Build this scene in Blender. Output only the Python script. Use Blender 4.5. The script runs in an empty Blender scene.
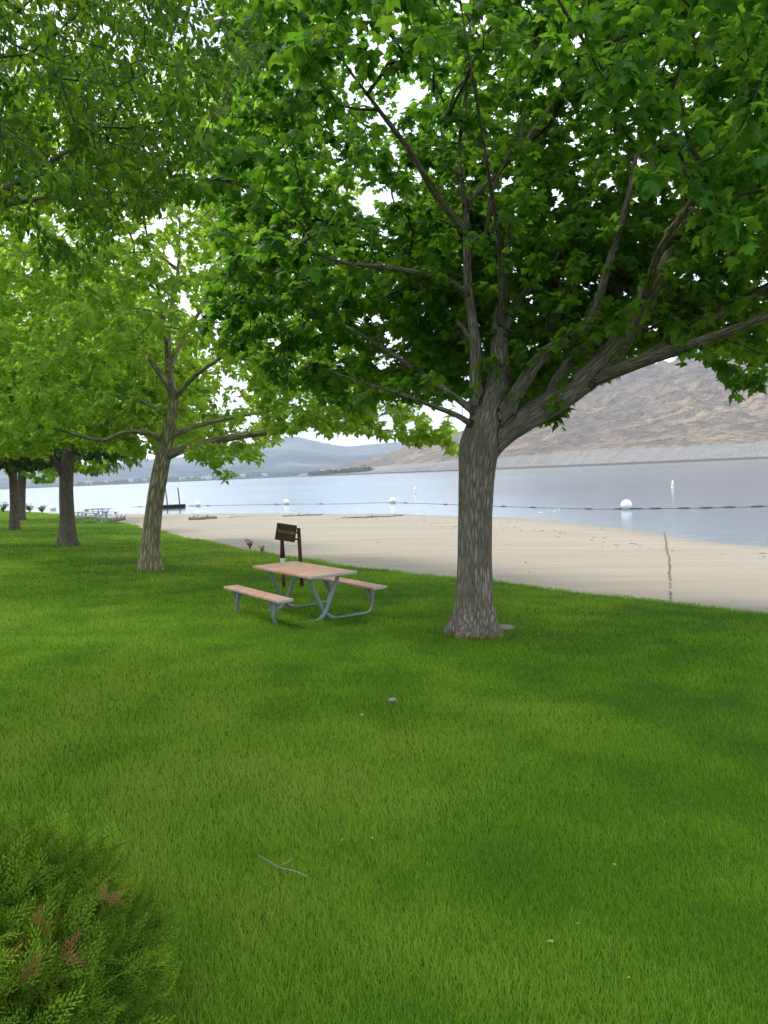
import bpy, math, random
import numpy as np
from mathutils import Vector, Matrix, Euler

rng = np.random.default_rng(11)
random.seed(5)
SC = bpy.context.scene
COL = SC.collection

# ------------------------------------------------------------------ camera
F = 780.0
W_PX, H_PX = 768, 1024
PITCH, ROLL = math.radians(-2.94), math.radians(-2.5)
CAM = np.array([0.0, 0.0, 1.65])
RM = Matrix.Rotation(math.pi/2 + PITCH, 4, 'X') @ Matrix.Rotation(ROLL, 4, 'Z')
R3 = np.array(RM.to_3x3())
cd = bpy.data.cameras.new('camera')
cd.sensor_fit = 'VERTICAL'; cd.sensor_height = 24.0; cd.lens = F/H_PX*24.0
cd.clip_start = 0.05; cd.clip_end = 20000
co = bpy.data.objects.new('camera', cd); COL.objects.link(co)
co.matrix_world = Matrix.Translation(Vector(CAM)) @ RM
SC.camera = co

def ray(u, v):
    d = R3 @ np.array([(u-W_PX/2)/F, (H_PX/2-v)/F, -1.0])
    return d/np.linalg.norm(d)
def P(u, v, y):
    d = ray(u, v); return CAM + d*(y/d[1])
def proj(p):
    q = (np.atleast_2d(p)-CAM) @ R3
    z = -q[:, 2]
    zz = np.where(np.abs(z) < 1e-3, 1e-3, z)
    return W_PX/2 + F*q[:, 0]/zz, H_PX/2 - F*q[:, 1]/zz, z

# ------------------------------------------------------------------ noise
def vnoise(x, y, seed=0):
    xi = np.floor(x).astype(np.int64); yi = np.floor(y).astype(np.int64)
    fx = x-xi; fy = y-yi
    fx = fx*fx*(3-2*fx); fy = fy*fy*(3-2*fy)
    def h(a, b):
        n = (a*374761393 + b*668265263 + seed*1274126177) & 0xffffffff
        n = ((n ^ (n >> 13))*1274126177) & 0xffffffff
        return ((n ^ (n >> 16)) & 0xffff)/65535.0
    return (h(xi, yi)*(1-fx)+h(xi+1, yi)*fx)*(1-fy) + (h(xi, yi+1)*(1-fx)+h(xi+1, yi+1)*fx)*fy
def fbm(x, y, o=4, seed=0):
    s = 0; a = .5; t = 0
    for i in range(o):
        s = s + a*vnoise(x*2**i, y*2**i, seed+i*17); t += a; a *= .5
    return s/t

# ------------------------------------------------------------------ terrain
A0 = np.array([5.5, 11.1]); UQ = np.array([-.507, .862]); NS = np.array([-.862, -.507])
WATER = -1.05
def sq(x, y):
    dx = x-A0[0]; dy = y-A0[1]
    return dx*NS[0]+dy*NS[1], dx*UQ[0]+dy*UQ[1]
def edge_off(q):
    return np.interp(q, [-50, -3, 0, 4, 7.6, 13.4, 21.5, 32.6, 40, 47, 55, 70, 93], [0, 0, .1, .75, 1.3, 1.8, 1.6, 1.1, .6, .3, .7, 2.0, 4.6]) + .10*np.sin(q*.83) + .07*np.sin(q*1.9+1)
WQ = [-200, -30, -10, 8.5, 16, 24.6, 35.8, 48.3, 60, 72, 90, 300]
WW = [9, 9, 10, 12.5, 16.0, 18.0, 16.2, 11.4, 7.5, 4.5, 3.0, 3.0]
def terrain(x, y):
    x = np.asarray(x, float); y = np.asarray(y, float)
    s, q = sq(x, y); s = s-edge_off(q)
    w = np.interp(q, WQ, WW)
    lawn = -.6 + .6*np.clip(s, 0, 12)/10.4 + .05*(fbm(x*.35, y*.35, 3, 3)-.5)*np.clip(s, 0, 1)
    beach = -.6 - .45*(-s/w)
    beach = np.where(-s > w*1.6, -1.32-.0*s, beach) + .02*(fbm(x*.5, y*.5, 3, 5)-.5)*np.clip(-s, 0, 1)
    return np.where(s >= 0, lawn, np.maximum(beach, -2.5))
def ground(u, v):
    d = ray(u, v); z = -.3
    for i in range(40):
        t = (z-CAM[2])/d[2]; p = CAM+d*t
        z = .5*z+.5*float(terrain(p[0], p[1]))
    p[2] = float(terrain(p[0], p[1]))
    return p
def on_water(u, v):
    d = ray(u, v); t = (WATER-CAM[2])/d[2]; return CAM+d*t

# ------------------------------------------------------------------ object helpers
def tag(o, label=None, cat=None, group=None, kind=None):
    if label: o['label'] = label
    if cat: o['category'] = cat
    if group: o['group'] = group
    if kind: o['kind'] = kind
    return o
def empty(name, loc, rz=0.0, label=None, cat=None, group=None):
    o = bpy.data.objects.new(name, None); COL.objects.link(o)
    o.location = Vector(loc); o.rotation_euler = (0, 0, rz); o.empty_display_size = .2
    return tag(o, label, cat, group)
def mesh_obj(name, V, faces, mat, parent=None, smooth=False, fattr=None, vattr=None):
    """faces: list of int arrays (n,k)"""
    me = bpy.data.meshes.new(name)
    V = np.asarray(V, np.float32)
    me.vertices.add(len(V)); me.vertices.foreach_set('co', V.ravel())
    faces = [np.asarray(f, np.int32) for f in faces if len(f)]
    nl = sum(f.size for f in faces); nf = sum(len(f) for f in faces)
    me.loops.add(nl); me.polygons.add(nf)
    me.loops.foreach_set('vertex_index', np.concatenate([f.ravel() for f in faces]))
    st = []; c = 0
    for f in faces:
        st.append(c+np.arange(len(f))*f.shape[1]); c += f.size
    me.polygons.foreach_set('loop_start', np.concatenate(st).astype(np.int32))
    me.polygons.foreach_set('use_smooth', np.full(nf, smooth))
    if fattr:
        for k, a in fattr.items():
            at = me.attributes.new(k, 'FLOAT', 'FACE'); at.data.foreach_set('value', np.asarray(a, np.float32))
    if vattr:
        for k, a in vattr.items():
            a = np.asarray(a, np.float32)
            if a.ndim == 2:
                at = me.attributes.new(k, 'FLOAT_VECTOR', 'POINT'); at.data.foreach_set('vector', a.ravel())
            else:
                at = me.attributes.new(k, 'FLOAT', 'POINT'); at.data.foreach_set('value', a)
    me.update(calc_edges=True)
    me.materials.append(mat)
    o = bpy.data.objects.new(name, me); COL.objects.link(o)
    if parent is not None: o.parent = parent
    return o

BZ = .15
class MB:
    def __init__(s): s.V = []; s.F = {}; s.B = []; s.n = 0
    def add(s, V, F, B=None):
        V = np.asarray(V, float)
        for f in F:
            s.F.setdefault(len(f), []).append([i+s.n for i in f])
        s.V.append(V); s.B.append(V if B is None else np.asarray(B, float)); s.n += len(V)
    def box(s, c, size, rot=None, bev=0.0):
        hx, hy, hz = [a/2 for a in size]; b = min(bev, hx*.9, hy*.9, hz*.9)
        c = np.asarray(c, float)
        if b <= 0:
            V = np.array([[x, y, z] for z in (-hz, hz) for y in (-hy, hy) for x in (-hx, hx)])
            Fs = [(0, 2, 3, 1), (4, 5, 7, 6), (0, 1, 5, 4), (2, 6, 7, 3), (0, 4, 6, 2), (1, 3, 7, 5)]
        else:
            import itertools
            V = []; idx = {}
            for sx in (-1, 1):
                for sy in (-1, 1):
                    for sz in (-1, 1):
                        for a in range(3):
                            p = [sx*(hx-b), sy*(hy-b), sz*(hz-b)]
                            p[a] = (sx*hx, sy*hy, sz*hz)[a]
                            idx[(sx, sy, sz, a)] = len(V); V.append(p)
            V = np.array(V); Fs = []
            for a in range(3):
                o = [i for i in range(3) if i != a]
                for sg in (-1, 1):
                    f = []
                    for (p, q) in ((-1, -1), (1, -1), (1, 1), (-1, 1)):
                        k = [0, 0, 0]; k[a] = sg; k[o[0]] = p; k[o[1]] = q
                        f.append(idx[(*k, a)])
                    Fs.append(tuple(f))
            for a in range(3):
                o = [i for i in range(3) if i != a]
                for p in (-1, 1):
                    for q in (-1, 1):
                        f = []
                        for (sg, ax) in ((-1, o[0]), (1, o[0]), (1, o[1]), (-1, o[1])):
                            k = [0, 0, 0]; k[a] = sg; k[o[0]] = p; k[o[1]] = q
                            f.append(idx[(*k, ax)])
                        Fs.append(tuple(f))
            for k in itertools.product((-1, 1), repeat=3):
                Fs.append(tuple(idx[(*k, a)] for a in range(3)))
        if rot is not None: V = V @ np.asarray(rot).T
        s.add(V+c, Fs); return s
    def tube(s, pts, r, k=8, cap=True, close=False):
        V, F, B = tube_geo(np.asarray(pts, float), np.broadcast_to(np.asarray(r, float), (len(pts),)), k, cap)
        s.add(V, F, B); return s
    def sphere(s, c, r, nu=20, nv=12, sc=(1, 1, 1)):
        V = [[0, 0, 1]]
        for i in range(1, nv):
            a = math.pi*i/nv
            for j in range(nu):
                b = 2*math.pi*j/nu; V.append([math.sin(a)*math.cos(b), math.sin(a)*math.sin(b), math.cos(a)])
        V.append([0, 0, -1]); Fs = []
        for j in range(nu):
            Fs.append((0, 1+j, 1+(j+1) % nu))
            for i in range(nv-2):
                a = 1+i*nu
                Fs.append((a+j, a+nu+j, a+nu+(j+1) % nu, a+(j+1) % nu))
            a = 1+(nv-2)*nu; Fs.append((len(V)-1, a+(j+1) % nu, a+j))
        s.add(np.array(V)*r*np.array(sc)+np.asarray(c), Fs); return s
    def build(s, name, mat, parent=None, smooth=False, bark=False):
        V = np.concatenate(s.V)
        va = {'bark': np.concatenate(s.B)} if bark else None
        return mesh_obj(name, V, list(s.F.values()), mat, parent, smooth, vattr=va)

def tube_geo(pts, r, k=8, cap=True, s0=0.0, start_n=None):
    n = len(pts)
    T = np.gradient(pts, axis=0); T /= np.linalg.norm(T, axis=1, keepdims=True)+1e-9
    ref = np.array([0, 0, 1.0]) if abs(T[0][2]) < .9 else np.array([1.0, 0, 0])
    N = np.cross(T[0], ref); N /= np.linalg.norm(N)
    ang = np.arange(k)*2*math.pi/k; ca = np.cos(ang); sa = np.sin(ang)
    V = np.empty((n*k, 3)); B = np.empty((n*k, 3)); s = s0
    for i in range(n):
        N = N-T[i]*np.dot(N, T[i]); N /= np.linalg.norm(N)+1e-9
        Bi = np.cross(T[i], N)
        if i: s += np.linalg.norm(pts[i]-pts[i-1])
        V[i*k:(i+1)*k] = pts[i]+r[i]*(ca[:, None]*N+sa[:, None]*Bi)
        B[i*k:(i+1)*k, 0] = r[i]*ca; B[i*k:(i+1)*k, 1] = r[i]*sa; B[i*k:(i+1)*k, 2] = s*BZ
    F = []
    for i in range(n-1):
        for j in range(k):
            j2 = (j+1) % k
            F.append((i*k+j, i*k+j2, (i+1)*k+j2, (i+1)*k+j))
    if cap and k > 2:
        F.append(tuple(range(k-1, -1, -1))); F.append(tuple((n-1)*k+j for j in range(k)))
    return V, F, B

def catmull(pts, sub=4):
    pts = [np.asarray(p, float) for p in pts]
    out = []
    for i in range(len(pts)-1):
        p0 = pts[max(i-1, 0)]; p1 = pts[i]; p2 = pts[i+1]; p3 = pts[min(i+2, len(pts)-1)]
        for j in range(sub):
            t = j/sub
            out.append(.5*((2*p1)+(p2-p0)*t+(2*p0-5*p1+4*p2-p3)*t*t+(3*p1-p0-3*p2+p3)*t**3))
    out.append(pts[-1]); return np.array(out)

# ------------------------------------------------------------------ material helpers
class NT:
    def __init__(s, name):
        s.m = bpy.data.materials.new(name); s.m.use_nodes = True
        s.t = s.m.node_tree; s.t.nodes.clear(); s.out = s.n('ShaderNodeOutputMaterial')
    def n(s, typ, **kw):
        nd = s.t.nodes.new(typ)
        for k, v in kw.items():
            if k.startswith('i_'):
                key = k[2:]; key = int(key) if key.isdigit() else key.replace('_', ' ')
                if isinstance(v, tuple) and len(v) == 3 and nd.inputs[key].type == 'RGBA': v = (*v, 1)
                nd.inputs[key].default_value = v
            else: setattr(nd, k, v)
        return nd
    def l(s, a, b): s.t.links.new(a, b)
    def noise(s, vec, scale, detail=4, rough=.6):
        nd = s.n('ShaderNodeTexNoise', i_Scale=scale, i_Detail=detail, i_Roughness=rough)
        if vec is not None: s.l(vec, nd.inputs['Vector'])
        return nd.outputs['Fac']
    def ramp(s, fac, stops, interp='LINEAR'):
        nd = s.n('ShaderNodeValToRGB'); cr = nd.color_ramp; cr.interpolation = interp
        while len(cr.elements) < len(stops): cr.elements.new(.5)
        for e, (p, c) in zip(cr.elements, stops):
            e.position = p; e.color = (*c, 1) if len(c) == 3 else c
        s.l(fac, nd.inputs[0]); return nd.outputs['Color']
    def mix(s, fac, a, b, mode='MIX'):
        nd = s.n('ShaderNodeMix', data_type='RGBA', blend_type=mode)
        for sock, v in ((nd.inputs[0], fac), (nd.inputs[6], a), (nd.inputs[7], b)):
            if hasattr(v, 'links'): s.l(v, sock)
            elif isinstance(v, (int, float)): sock.default_value = v
            else: sock.default_value = (*v, 1)
        return nd.outputs[2]
    def math(s, op, a, b=0.0, clamp=False):
        nd = s.n('ShaderNodeMath', operation=op, use_clamp=clamp)
        for sock, v in ((nd.inputs[0], a), (nd.inputs[1], b)):
            if hasattr(v, 'links'): s.l(v, sock)
            else: sock.default_value = v
        return nd.outputs[0]
    def mapping(s, vec, scale=(1, 1, 1), rot=(0, 0, 0)):
        nd = s.n('ShaderNodeMapping'); nd.inputs['Scale'].default_value = scale; nd.inputs['Rotation'].default_value = rot
        s.l(vec, nd.inputs['Vector']); return nd.outputs[0]
    def bump(s, h, strength=.5, dist=.02):
        nd = s.n('ShaderNodeBump', i_Strength=strength, i_Distance=dist); s.l(h, nd.inputs['Height']); return nd.outputs[0]
    def pbsdf(s, color, rough=.7, normal=None, spec=.3, metal=0.0):
        nd = s.n('ShaderNodeBsdfPrincipled', i_Roughness=.5)
        for k, v in (('Base Color', color), ('Roughness', rough), ('Metallic', metal), ('Specular IOR Level', spec)):
            if hasattr(v, 'links'): s.l(v, nd.inputs[k])
            elif isinstance(v, tuple): nd.inputs[k].default_value = (*v, 1)
            else: nd.inputs[k].default_value = v
        if normal is not None: s.l(normal, nd.inputs['Normal'])
        return nd.outputs[0]
    def done(s, sh): s.l(sh, s.out.inputs['Surface']); return s.m
    def obj(s): return s.n('ShaderNodeTexCoord').outputs['Object']
    def pos(s): return s.n('ShaderNodeNewGeometry').outputs['Position']
    def attr(s, name, out='Fac'): return s.n('ShaderNodeAttribute', attribute_name=name).outputs[out]

def leaf_mat(name, stops, tstops, trans=.45, rough=.45, spec=.3, tilt=0):
    m = NT(name); t = m.attr('tint')
    c = m.ramp(t, stops); c2 = m.ramp(t, tstops)
    p = m.pbsdf(c, rough, spec=spec)
    tr = m.n('ShaderNodeBsdfTranslucent'); m.l(c2, tr.inputs['Color'])
    mx = m.n('ShaderNodeMixShader'); mx.inputs[0].default_value = trans
    m.l(p, mx.inputs[1]); m.l(tr.outputs[0], mx.inputs[2])
    return m.done(mx.outputs[0])

def bark_mat(name, stops, ridge=46.0, bump=1.0, patch=None):
    m = NT(name); b = m.attr('bark', 'Vector')
    wob = m.noise(b, 6, 3)
    v1 = m.n('ShaderNodeTexNoise', i_Scale=ridge, i_Detail=8.0, i_Roughness=.68, i_Distortion=1.0); m.l(b, v1.inputs['Vector'])
    vo = m.n('ShaderNodeTexVoronoi', feature='DISTANCE_TO_EDGE', i_Scale=ridge*.7); wv = m.n('ShaderNodeTexNoise', i_Scale=14.0, i_Detail=2.0); m.l(b, wv.inputs['Vector']); va = m.n('ShaderNodeVectorMath', operation='MULTIPLY_ADD'); va.inputs[1].default_value = (.05, .05, .05); m.l(wv.outputs['Color'], va.inputs[0]); m.l(b, va.inputs[2]); m.l(va.outputs[0], vo.inputs['Vector'])
    e = m.math('MULTIPLY', vo.outputs['Distance'], 3.0, True)
    h = m.math('ADD', m.math('MULTIPLY', m.math('MULTIPLY', e, m.math('ADD', wob, .25)), .5), m.math('MULTIPLY', v1.outputs['Fac'], .72))
    c = m.ramp(h, stops)
    big = m.noise(m.pos(), 3.0, 4)
    c = m.mix(m.math('MULTIPLY', m.math('SUBTRACT', big, .42, True), 2.2, True), c, patch or (.10, .095, .06))
    return m.done(m.pbsdf(c, .9, m.bump(h, bump, .03), spec=.15))

def simple(name, color, rough=.6, metal=0.0, var=.25, scale=8, spec=.3, bump=0):
    m = NT(name); n_ = m.noise(m.obj(), scale, 5)
    c = m.mix(n_, tuple(x*(1-var) for x in color), tuple(min(1, x*(1+var)) for x in color))
    return m.done(m.pbsdf(c, rough, m.bump(n_, bump, .01) if bump else None, spec, metal))

# --- foliage
M_maple = leaf_mat('maple_leaf', [(0, (.022, .075, .006)), (.5, (.048, .145, .010)), (1, (.10, .23, .016))],
                   [(0, (.085, .225, .014)), (.5, (.18, .395, .020)), (1, (.38, .64, .045))], .53, .5, .16)
M_syc = leaf_mat('bright_leaf', [(0, (.070, .150, .015)), (.5, (.145, .255, .030)), (1, (.24, .36, .06))],
                 [(0, (.28, .50, .025)), (.5, (.48, .71, .05)), (1, (.66, .84, .12))], .54, .5, .15)
M_dark = leaf_mat('dark_leaf', [(0, (.013, .036, .009)), (1, (.04, .08, .014))],
                  [(0, (.03, .11, .008)), (1, (.13, .28, .014))], .4)
M_elm = leaf_mat('narrow_leaf', [(0, (.018, .055, .006)), (1, (.07, .155, .014))],
                 [(0, (.07, .20, .008)), (1, (.36, .58, .03))], .52, .5, .18)
M_willow = leaf_mat('willow_leaf', [(0, (.045, .085, .02)), (1, (.11, .17, .04))],
                    [(0, (.12, .22, .02)), (1, (.3, .42, .06))], .45)
M_grass = leaf_mat('grass_blade', [(0, (.042, .105, .008)), (.45, (.108, .232, .016)), (.8, (.195, .305, .028)), (1, (.32, .33, .10))],
                   [(0, (.10, .26, .006)), (.45, (.24, .48, .013)), (.8, (.37, .58, .024)), (1, (.45, .47, .09))], .38, .6, .10)
M_cedar = leaf_mat('cedar_foliage', [(0, (.030, .060, .006)), (.5, (.105, .205, .016)), (1, (.27, .40, .03))],
                   [(0, (.05, .10, .006)), (1, (.26, .36, .02))], .28, .7, .05)
M_brown = leaf_mat('dry_foliage', [(0, (.15, .055, .018)), (1, (.30, .14, .05))], [(0, (.2, .08, .02)), (1, (.4, .2, .07))], .25)
M_yleaf = leaf_mat('fallen_leaf', [(0, (.26, .29, .05)), (1, (.36, .34, .12))], [(0, (.3, .3, .05)), (1, (.4, .4, .1))], .3)
M_red = leaf_mat('red_weed', [(0, (.16, .06, .04)), (1, (.30, .14, .08))], [(0, (.2, .07, .04)), (1, (.3, .12, .08))], .3)
# --- bark
M_bark = bark_mat('maple_bark', [(.22, (.075, .060, .047)), (.45, (.18, .15, .118)), (.72, (.37, .325, .265))], 44, 1.4, (.15, .13, .09))
M_limb = bark_mat('maple_branch_bark', [(.1, (.03, .024, .018)), (.5, (.085, .070, .054)), (.9, (.17, .145, .12))], 60, .6, (.07, .06, .045))
M_bark2 = bark_mat('mottled_bark', [(.28, (.07, .06, .036)), (.5, (.21, .185, .115)), (.75, (.42, .39, .28))], 24, 1.0, (.22, .185, .085))
M_bark3 = bark_mat('dark_bark', [(.1, (.035, .028, .022)), (.5, (.12, .095, .075)), (.9, (.26, .22, .18))], 30, .8)

# ------------------------------------------------------------------ world, sun
SUN_EL, SUN_AZ = math.radians(58), math.radians(-62)   # azimuth from +Y towards +X
w = bpy.data.worlds.new('World'); SC.world = w; w.use_nodes = True
wt = w.node_tree; wt.nodes.clear()
def wn(t, **k):
    nd = wt.nodes.new(t)
    for a, b in k.items(): setattr(nd, a, b)
    return nd
sky = wn('ShaderNodeTexSky', sky_type='NISHITA', sun_disc=False, sun_elevation=SUN_EL, sun_rotation=SUN_AZ)
sky.air_density = 1.0; sky.dust_density = 2.0; sky.ozone_density = 1.0
tc = wn('ShaderNodeTexCoord'); mp = wn('ShaderNodeMapping'); mp.inputs['Scale'].default_value = (1.2, 1.2, 3.6)
nz = wn('ShaderNodeTexNoise'); nz.inputs['Scale'].default_value = 2.2; nz.inputs['Detail'].default_value = 7; nz.inputs['Roughness'].default_value = .55
rp = wn('ShaderNodeValToRGB'); rp.color_ramp.elements[0].position = .30; rp.color_ramp.elements[0].color = (.62, .62, .62, 1)
rp.color_ramp.elements[1].position = .62; rp.color_ramp.elements[1].color = (1, 1, 1, 1)
rp2 = wn('ShaderNodeValToRGB'); rp2.color_ramp.elements[0].position = .3; rp2.color_ramp.elements[0].color = (6.3, 7.3, 8.7, 1)
rp2.color_ramp.elements[1].position = .75; rp2.color_ramp.elements[1].color = (10.5, 10.6, 10.8, 1)
mx = wn('ShaderNodeMix', data_type='RGBA'); bg = wn('ShaderNodeBackground'); bg.inputs['Strength'].default_value = .1
wo = wn('ShaderNodeOutputWorld')
L = wt.links.new
L(tc.outputs['Generated'], mp.inputs['Vector']); L(mp.outputs[0], nz.inputs['Vector'])
L(nz.outputs['Fac'], rp.inputs[0]); L(nz.outputs['Fac'], rp2.inputs[0])
L(rp.outputs['Color'], mx.inputs[0]); L(sky.outputs[0], mx.inputs[6]); L(rp2.outputs['Color'], mx.inputs[7])
L(mx.outputs[2], bg.inputs['Color']); L(bg.outputs[0], wo.inputs['Surface'])

sl = bpy.data.lights.new('sun', 'SUN'); sl.energy = 1.5; sl.angle = math.radians(18); sl.color = (1, .95, .88)
so = bpy.data.objects.new('sun', sl); COL.objects.link(so)
sd = Vector((math.sin(SUN_AZ)*math.cos(SUN_EL), math.cos(SUN_AZ)*math.cos(SUN_EL), math.sin(SUN_EL)))
so.rotation_euler = sd.to_track_quat('Z', 'Y').to_euler(); so.location = (0, 0, 40)

# ------------------------------------------------------------------ ground sheets
def sheet(name, qv, sv, mat, zoff=0.0):
    Q, S = np.meshgrid(qv, sv, indexing='ij')
    eo = edge_off(Q)
    X = A0[0]+UQ[0]*Q+NS[0]*(S+eo); Y = A0[1]+UQ[1]*Q+NS[1]*(S+eo)
    Z = terrain(X, Y)+zoff
    V = np.stack([X, Y, Z], -1).reshape(-1, 3)
    n, k = Q.shape; i = np.arange(n-1)[:, None]*k+np.arange(k-1)[None, :]
    i = i.ravel(); f = np.stack([i, i+1, i+k+1, i+k], -1)
    return mesh_obj(name, V, [f[:, ::-1]], mat, smooth=True)
qv = np.concatenate([np.linspace(-900, -60, 15), np.linspace(-50, 100, 301), np.linspace(110, 900, 15)])
mg = NT('turf_soil'); p_ = mg.pos()
n1 = mg.noise(p_, 1.1, 5); n2 = mg.noise(p_, 60, 3)
c = mg.mix(n1, (.032, .080, .004), (.075, .140, .007)); c = mg.mix(mg.math('MULTIPLY', n2, .5), c, (.035, .04, .012))
M_turf = mg.done(mg.pbsdf(c, .95, mg.bump(n2, .8, .03), .1))
lawn = sheet('lawn', qv, np.concatenate([np.linspace(0, 14, 57), np.linspace(16, 60, 12), np.linspace(100, 900, 10)]), M_turf)
tag(lawn, 'green mown lawn sloping gently down to the sandy beach', 'lawn', kind='structure')

ms = NT('beach_sand'); p_ = ms.pos()
rz = math.atan2(UQ[1], UQ[0])
st = ms.mapping(p_, (.10, .8, 1), (0, 0, -rz))
n1 = ms.noise(st, 1.6, 6); n2 = ms.noise(p_, 22, 4); n3 = ms.noise(p_, .35, 4)
c = ms.ramp(n1, [(.25, (.228, .196, .146)), (.5, (.272, .238, .182)), (.75, (.318, .286, .228))])
c = ms.mix(ms.math('MULTIPLY', n3, .35), c, (.21, .185, .14))
c = ms.mix(ms.math('MULTIPLY', ms.math('GREATER_THAN', n2, .66), .4), c, (.22, .19, .15))
sep = ms.n('ShaderNodeSeparateXYZ'); ms.l(p_, sep.inputs[0])
wet = ms.n('ShaderNodeMapRange'); wet.inputs['From Min'].default_value = -.99; wet.inputs['From Max'].default_value = -1.04
ms.l(ms.math('ADD', sep.outputs[2], ms.math('MULTIPLY', ms.math('SUBTRACT', n1, .5), .05)), wet.inputs['Value'])
c = ms.mix(ms.math('MULTIPLY', wet.outputs[0], .6), c, (.19, .165, .135))
M_sand = ms.done(ms.pbsdf(c, .95, ms.bump(ms.math('ADD', n2, ms.math('MULTIPLY', ms.noise(p_, 2.6, 4), 2.5)), .6, .03), .15))
beach = sheet('beach', qv, -np.concatenate([np.linspace(0, 20, 61), np.linspace(21, 60, 30)]), M_sand, -.004)
tag(beach, 'pale sandy beach between the lawn and the water', 'beach', kind='structure')

mw = NT('lake_water'); p_ = mw.pos()
a = mw.noise(mw.mapping(p_, (1, 1.0, 1)), .9, 4, .6); b = mw.noise(p_, 5.0, 3, .6)
big = mw.noise(mw.mapping(p_, (.004, .02, 1)), 1.0, 4)
h = mw.math('ADD', a, mw.math('MULTIPLY', b, .25))
fr = mw.pbsdf((.075, .11, .135), mw.math('ADD', .07, mw.math('MULTIPLY', big, .12)), mw.bump(mw.math('MULTIPLY', h, mw.math('ADD', .35, mw.math('MULTIPLY', mw.noise(mw.mapping(p_, (.006, .05, 1)), 1.0, 3), 1.3))), .16, .10), .34)
M_water = mw.done(fr)
Lw = 6800
water = mesh_obj('water', [(-Lw, -Lw, WATER), (Lw, -Lw, WATER), (Lw, Lw, WATER), (-Lw, Lw, WATER)], [[(0, 1, 2, 3)]], M_water)
tag(water, 'calm grey blue lake water reflecting the sky and hills', 'water', kind='structure')

# ------------------------------------------------------------------ far hills
def hor(u): return 472-(u-384)*math.tan(math.radians(2.5))
def hills(name, us, sky_px, shore_d, ridge_d, mat, bank, seed, rough, nr=110, na=420, p=1.2, back=1.0):
    U = np.linspace(us[0], us[-1], na); T = np.concatenate([[-.02], np.linspace(0, .06, 14), np.linspace(.075, 1, nr), np.linspace(1.08, 1.6, 8)])
    ds = np.interp(U, us, shore_d); dr = np.interp(U, us, ridge_d); dv = np.interp(U, us, sky_px)
    H = dr*np.maximum(dv, 1)/F+CAM[2]
    k = (U-384)/F
    TT, KK = np.meshgrid(T, k, indexing='ij')
    D = ds[None]+(dr-ds)[None]*TT
    X = KK*D; Y = D
    if bank > 9: bank = np.interp(U, [300, 372, 500], [.6, 5, 15])[None]
    bankz = bank*np.clip(TT/.03, 0, 1)
    t = np.clip(TT, 0, 1)
    base = bankz+(H[None]-bank)*np.clip((t-.06)/.94, 0, 1)**p
    base = np.where(TT > 1, base*(1-.35*(TT-1)), base)
    sc = 1/(.22*np.mean(dr))
    g = 1-np.abs(2*fbm(X*sc*3, Y*sc*1.6, 5, seed)-1)
    g2 = 1-np.abs(2*fbm(X*sc*12, Y*sc*7, 4, seed+5)-1)
    amp = rough*H[None]*np.clip((t-.06)*3, 0, 1)
    Z = base+amp*((g-.75)*1.1+(g2-.72)*.6)
    Z = np.where(TT < 0, -3.0, Z+WATER)
    Z = np.maximum(Z, -3.0)
    V = np.stack([X, Y, Z], -1).reshape(-1, 3)
    n, m_ = TT.shape; i = (np.arange(n-1)[:, None]*m_+np.arange(m_-1)[None]).ravel()
    f = np.stack([i, i+1, i+m_+1, i+m_], -1)
    return mesh_obj(name, V, [f], mat, smooth=True)
mh = NT('arid_hill'); p_ = mh.pos(); sep = mh.n('ShaderNodeSeparateXYZ'); mh.l(p_, sep.inputs[0])
n1 = mh.noise(p_, .006, 6); n2 = mh.noise(p_, .03, 6, .7); n3 = mh.noise(mh.mapping(p_, (1, 1, .35)), .09, 5, .7)
c = mh.ramp(n1, [(.35, (.17, .142, .112)), (.5, (.245, .195, .145)), (.65, (.34, .262, .17))])
c = mh.mix(mh.math('MULTIPLY', mh.ramp(n2, [(.42, (0, 0, 0)), (.56, (1, 1, 1))]), .85), c, (.125, .108, .098))
c = mh.mix(mh.math('MULTIPLY', mh.ramp(n3, [(.50, (0, 0, 0)), (.60, (1, 1, 1))]), .75), c, (.065, .058, .05))
vo = mh.n('ShaderNodeTexVoronoi', i_Scale=.17); mh.l(p_, vo.inputs['Vector'])
sage = mh.math('MULTIPLY', mh.math('LESS_THAN', vo.outputs['Distance'], .26), mh.ramp(mh.noise(p_, .012, 4), [(.45, (0, 0, 0)), (.6, (1, 1, 1))]))
c = mh.mix(mh.math('MULTIPLY', sage, .9), c, (.085, .09, .06))
n4 = mh.noise(p_, .32, 4, .7)
c = mh.mix(mh.math('MULTIPLY', mh.ramp(n4, [(.50, (0, 0, 0)), (.60, (1, 1, 1))]), .55), c, (.075, .068, .058))
lo = mh.n('ShaderNodeMapRange'); lo.inputs['From Min'].default_value = 17.5; lo.inputs['From Max'].default_value = 15.0
mh.l(mh.math('ADD', sep.outputs[2], mh.math('MULTIPLY', n2, 8.0)), lo.inputs['Value'])
c = mh.mix(lo.outputs[0], c, mh.mix(n3, (.165, .155, .145), (.28, .262, .24)))
wl = mh.n('ShaderNodeMapRange'); wl.inputs['From Min'].default_value = 1.2; wl.inputs['From Max'].default_value = .4
mh.l(sep.outputs[2], wl.inputs['Value'])
c = mh.mix(wl.outputs[0], c, (.11, .10, .09))
M_hill = mh.done(mh.pbsdf(c, 1.0, mh.bump(mh.math('ADD', n2, n3), 1.0, 6.0), .0))
us = [300, 372, 430, 500, 560, 620, 700, 768, 900, 1100, 1400]
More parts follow.
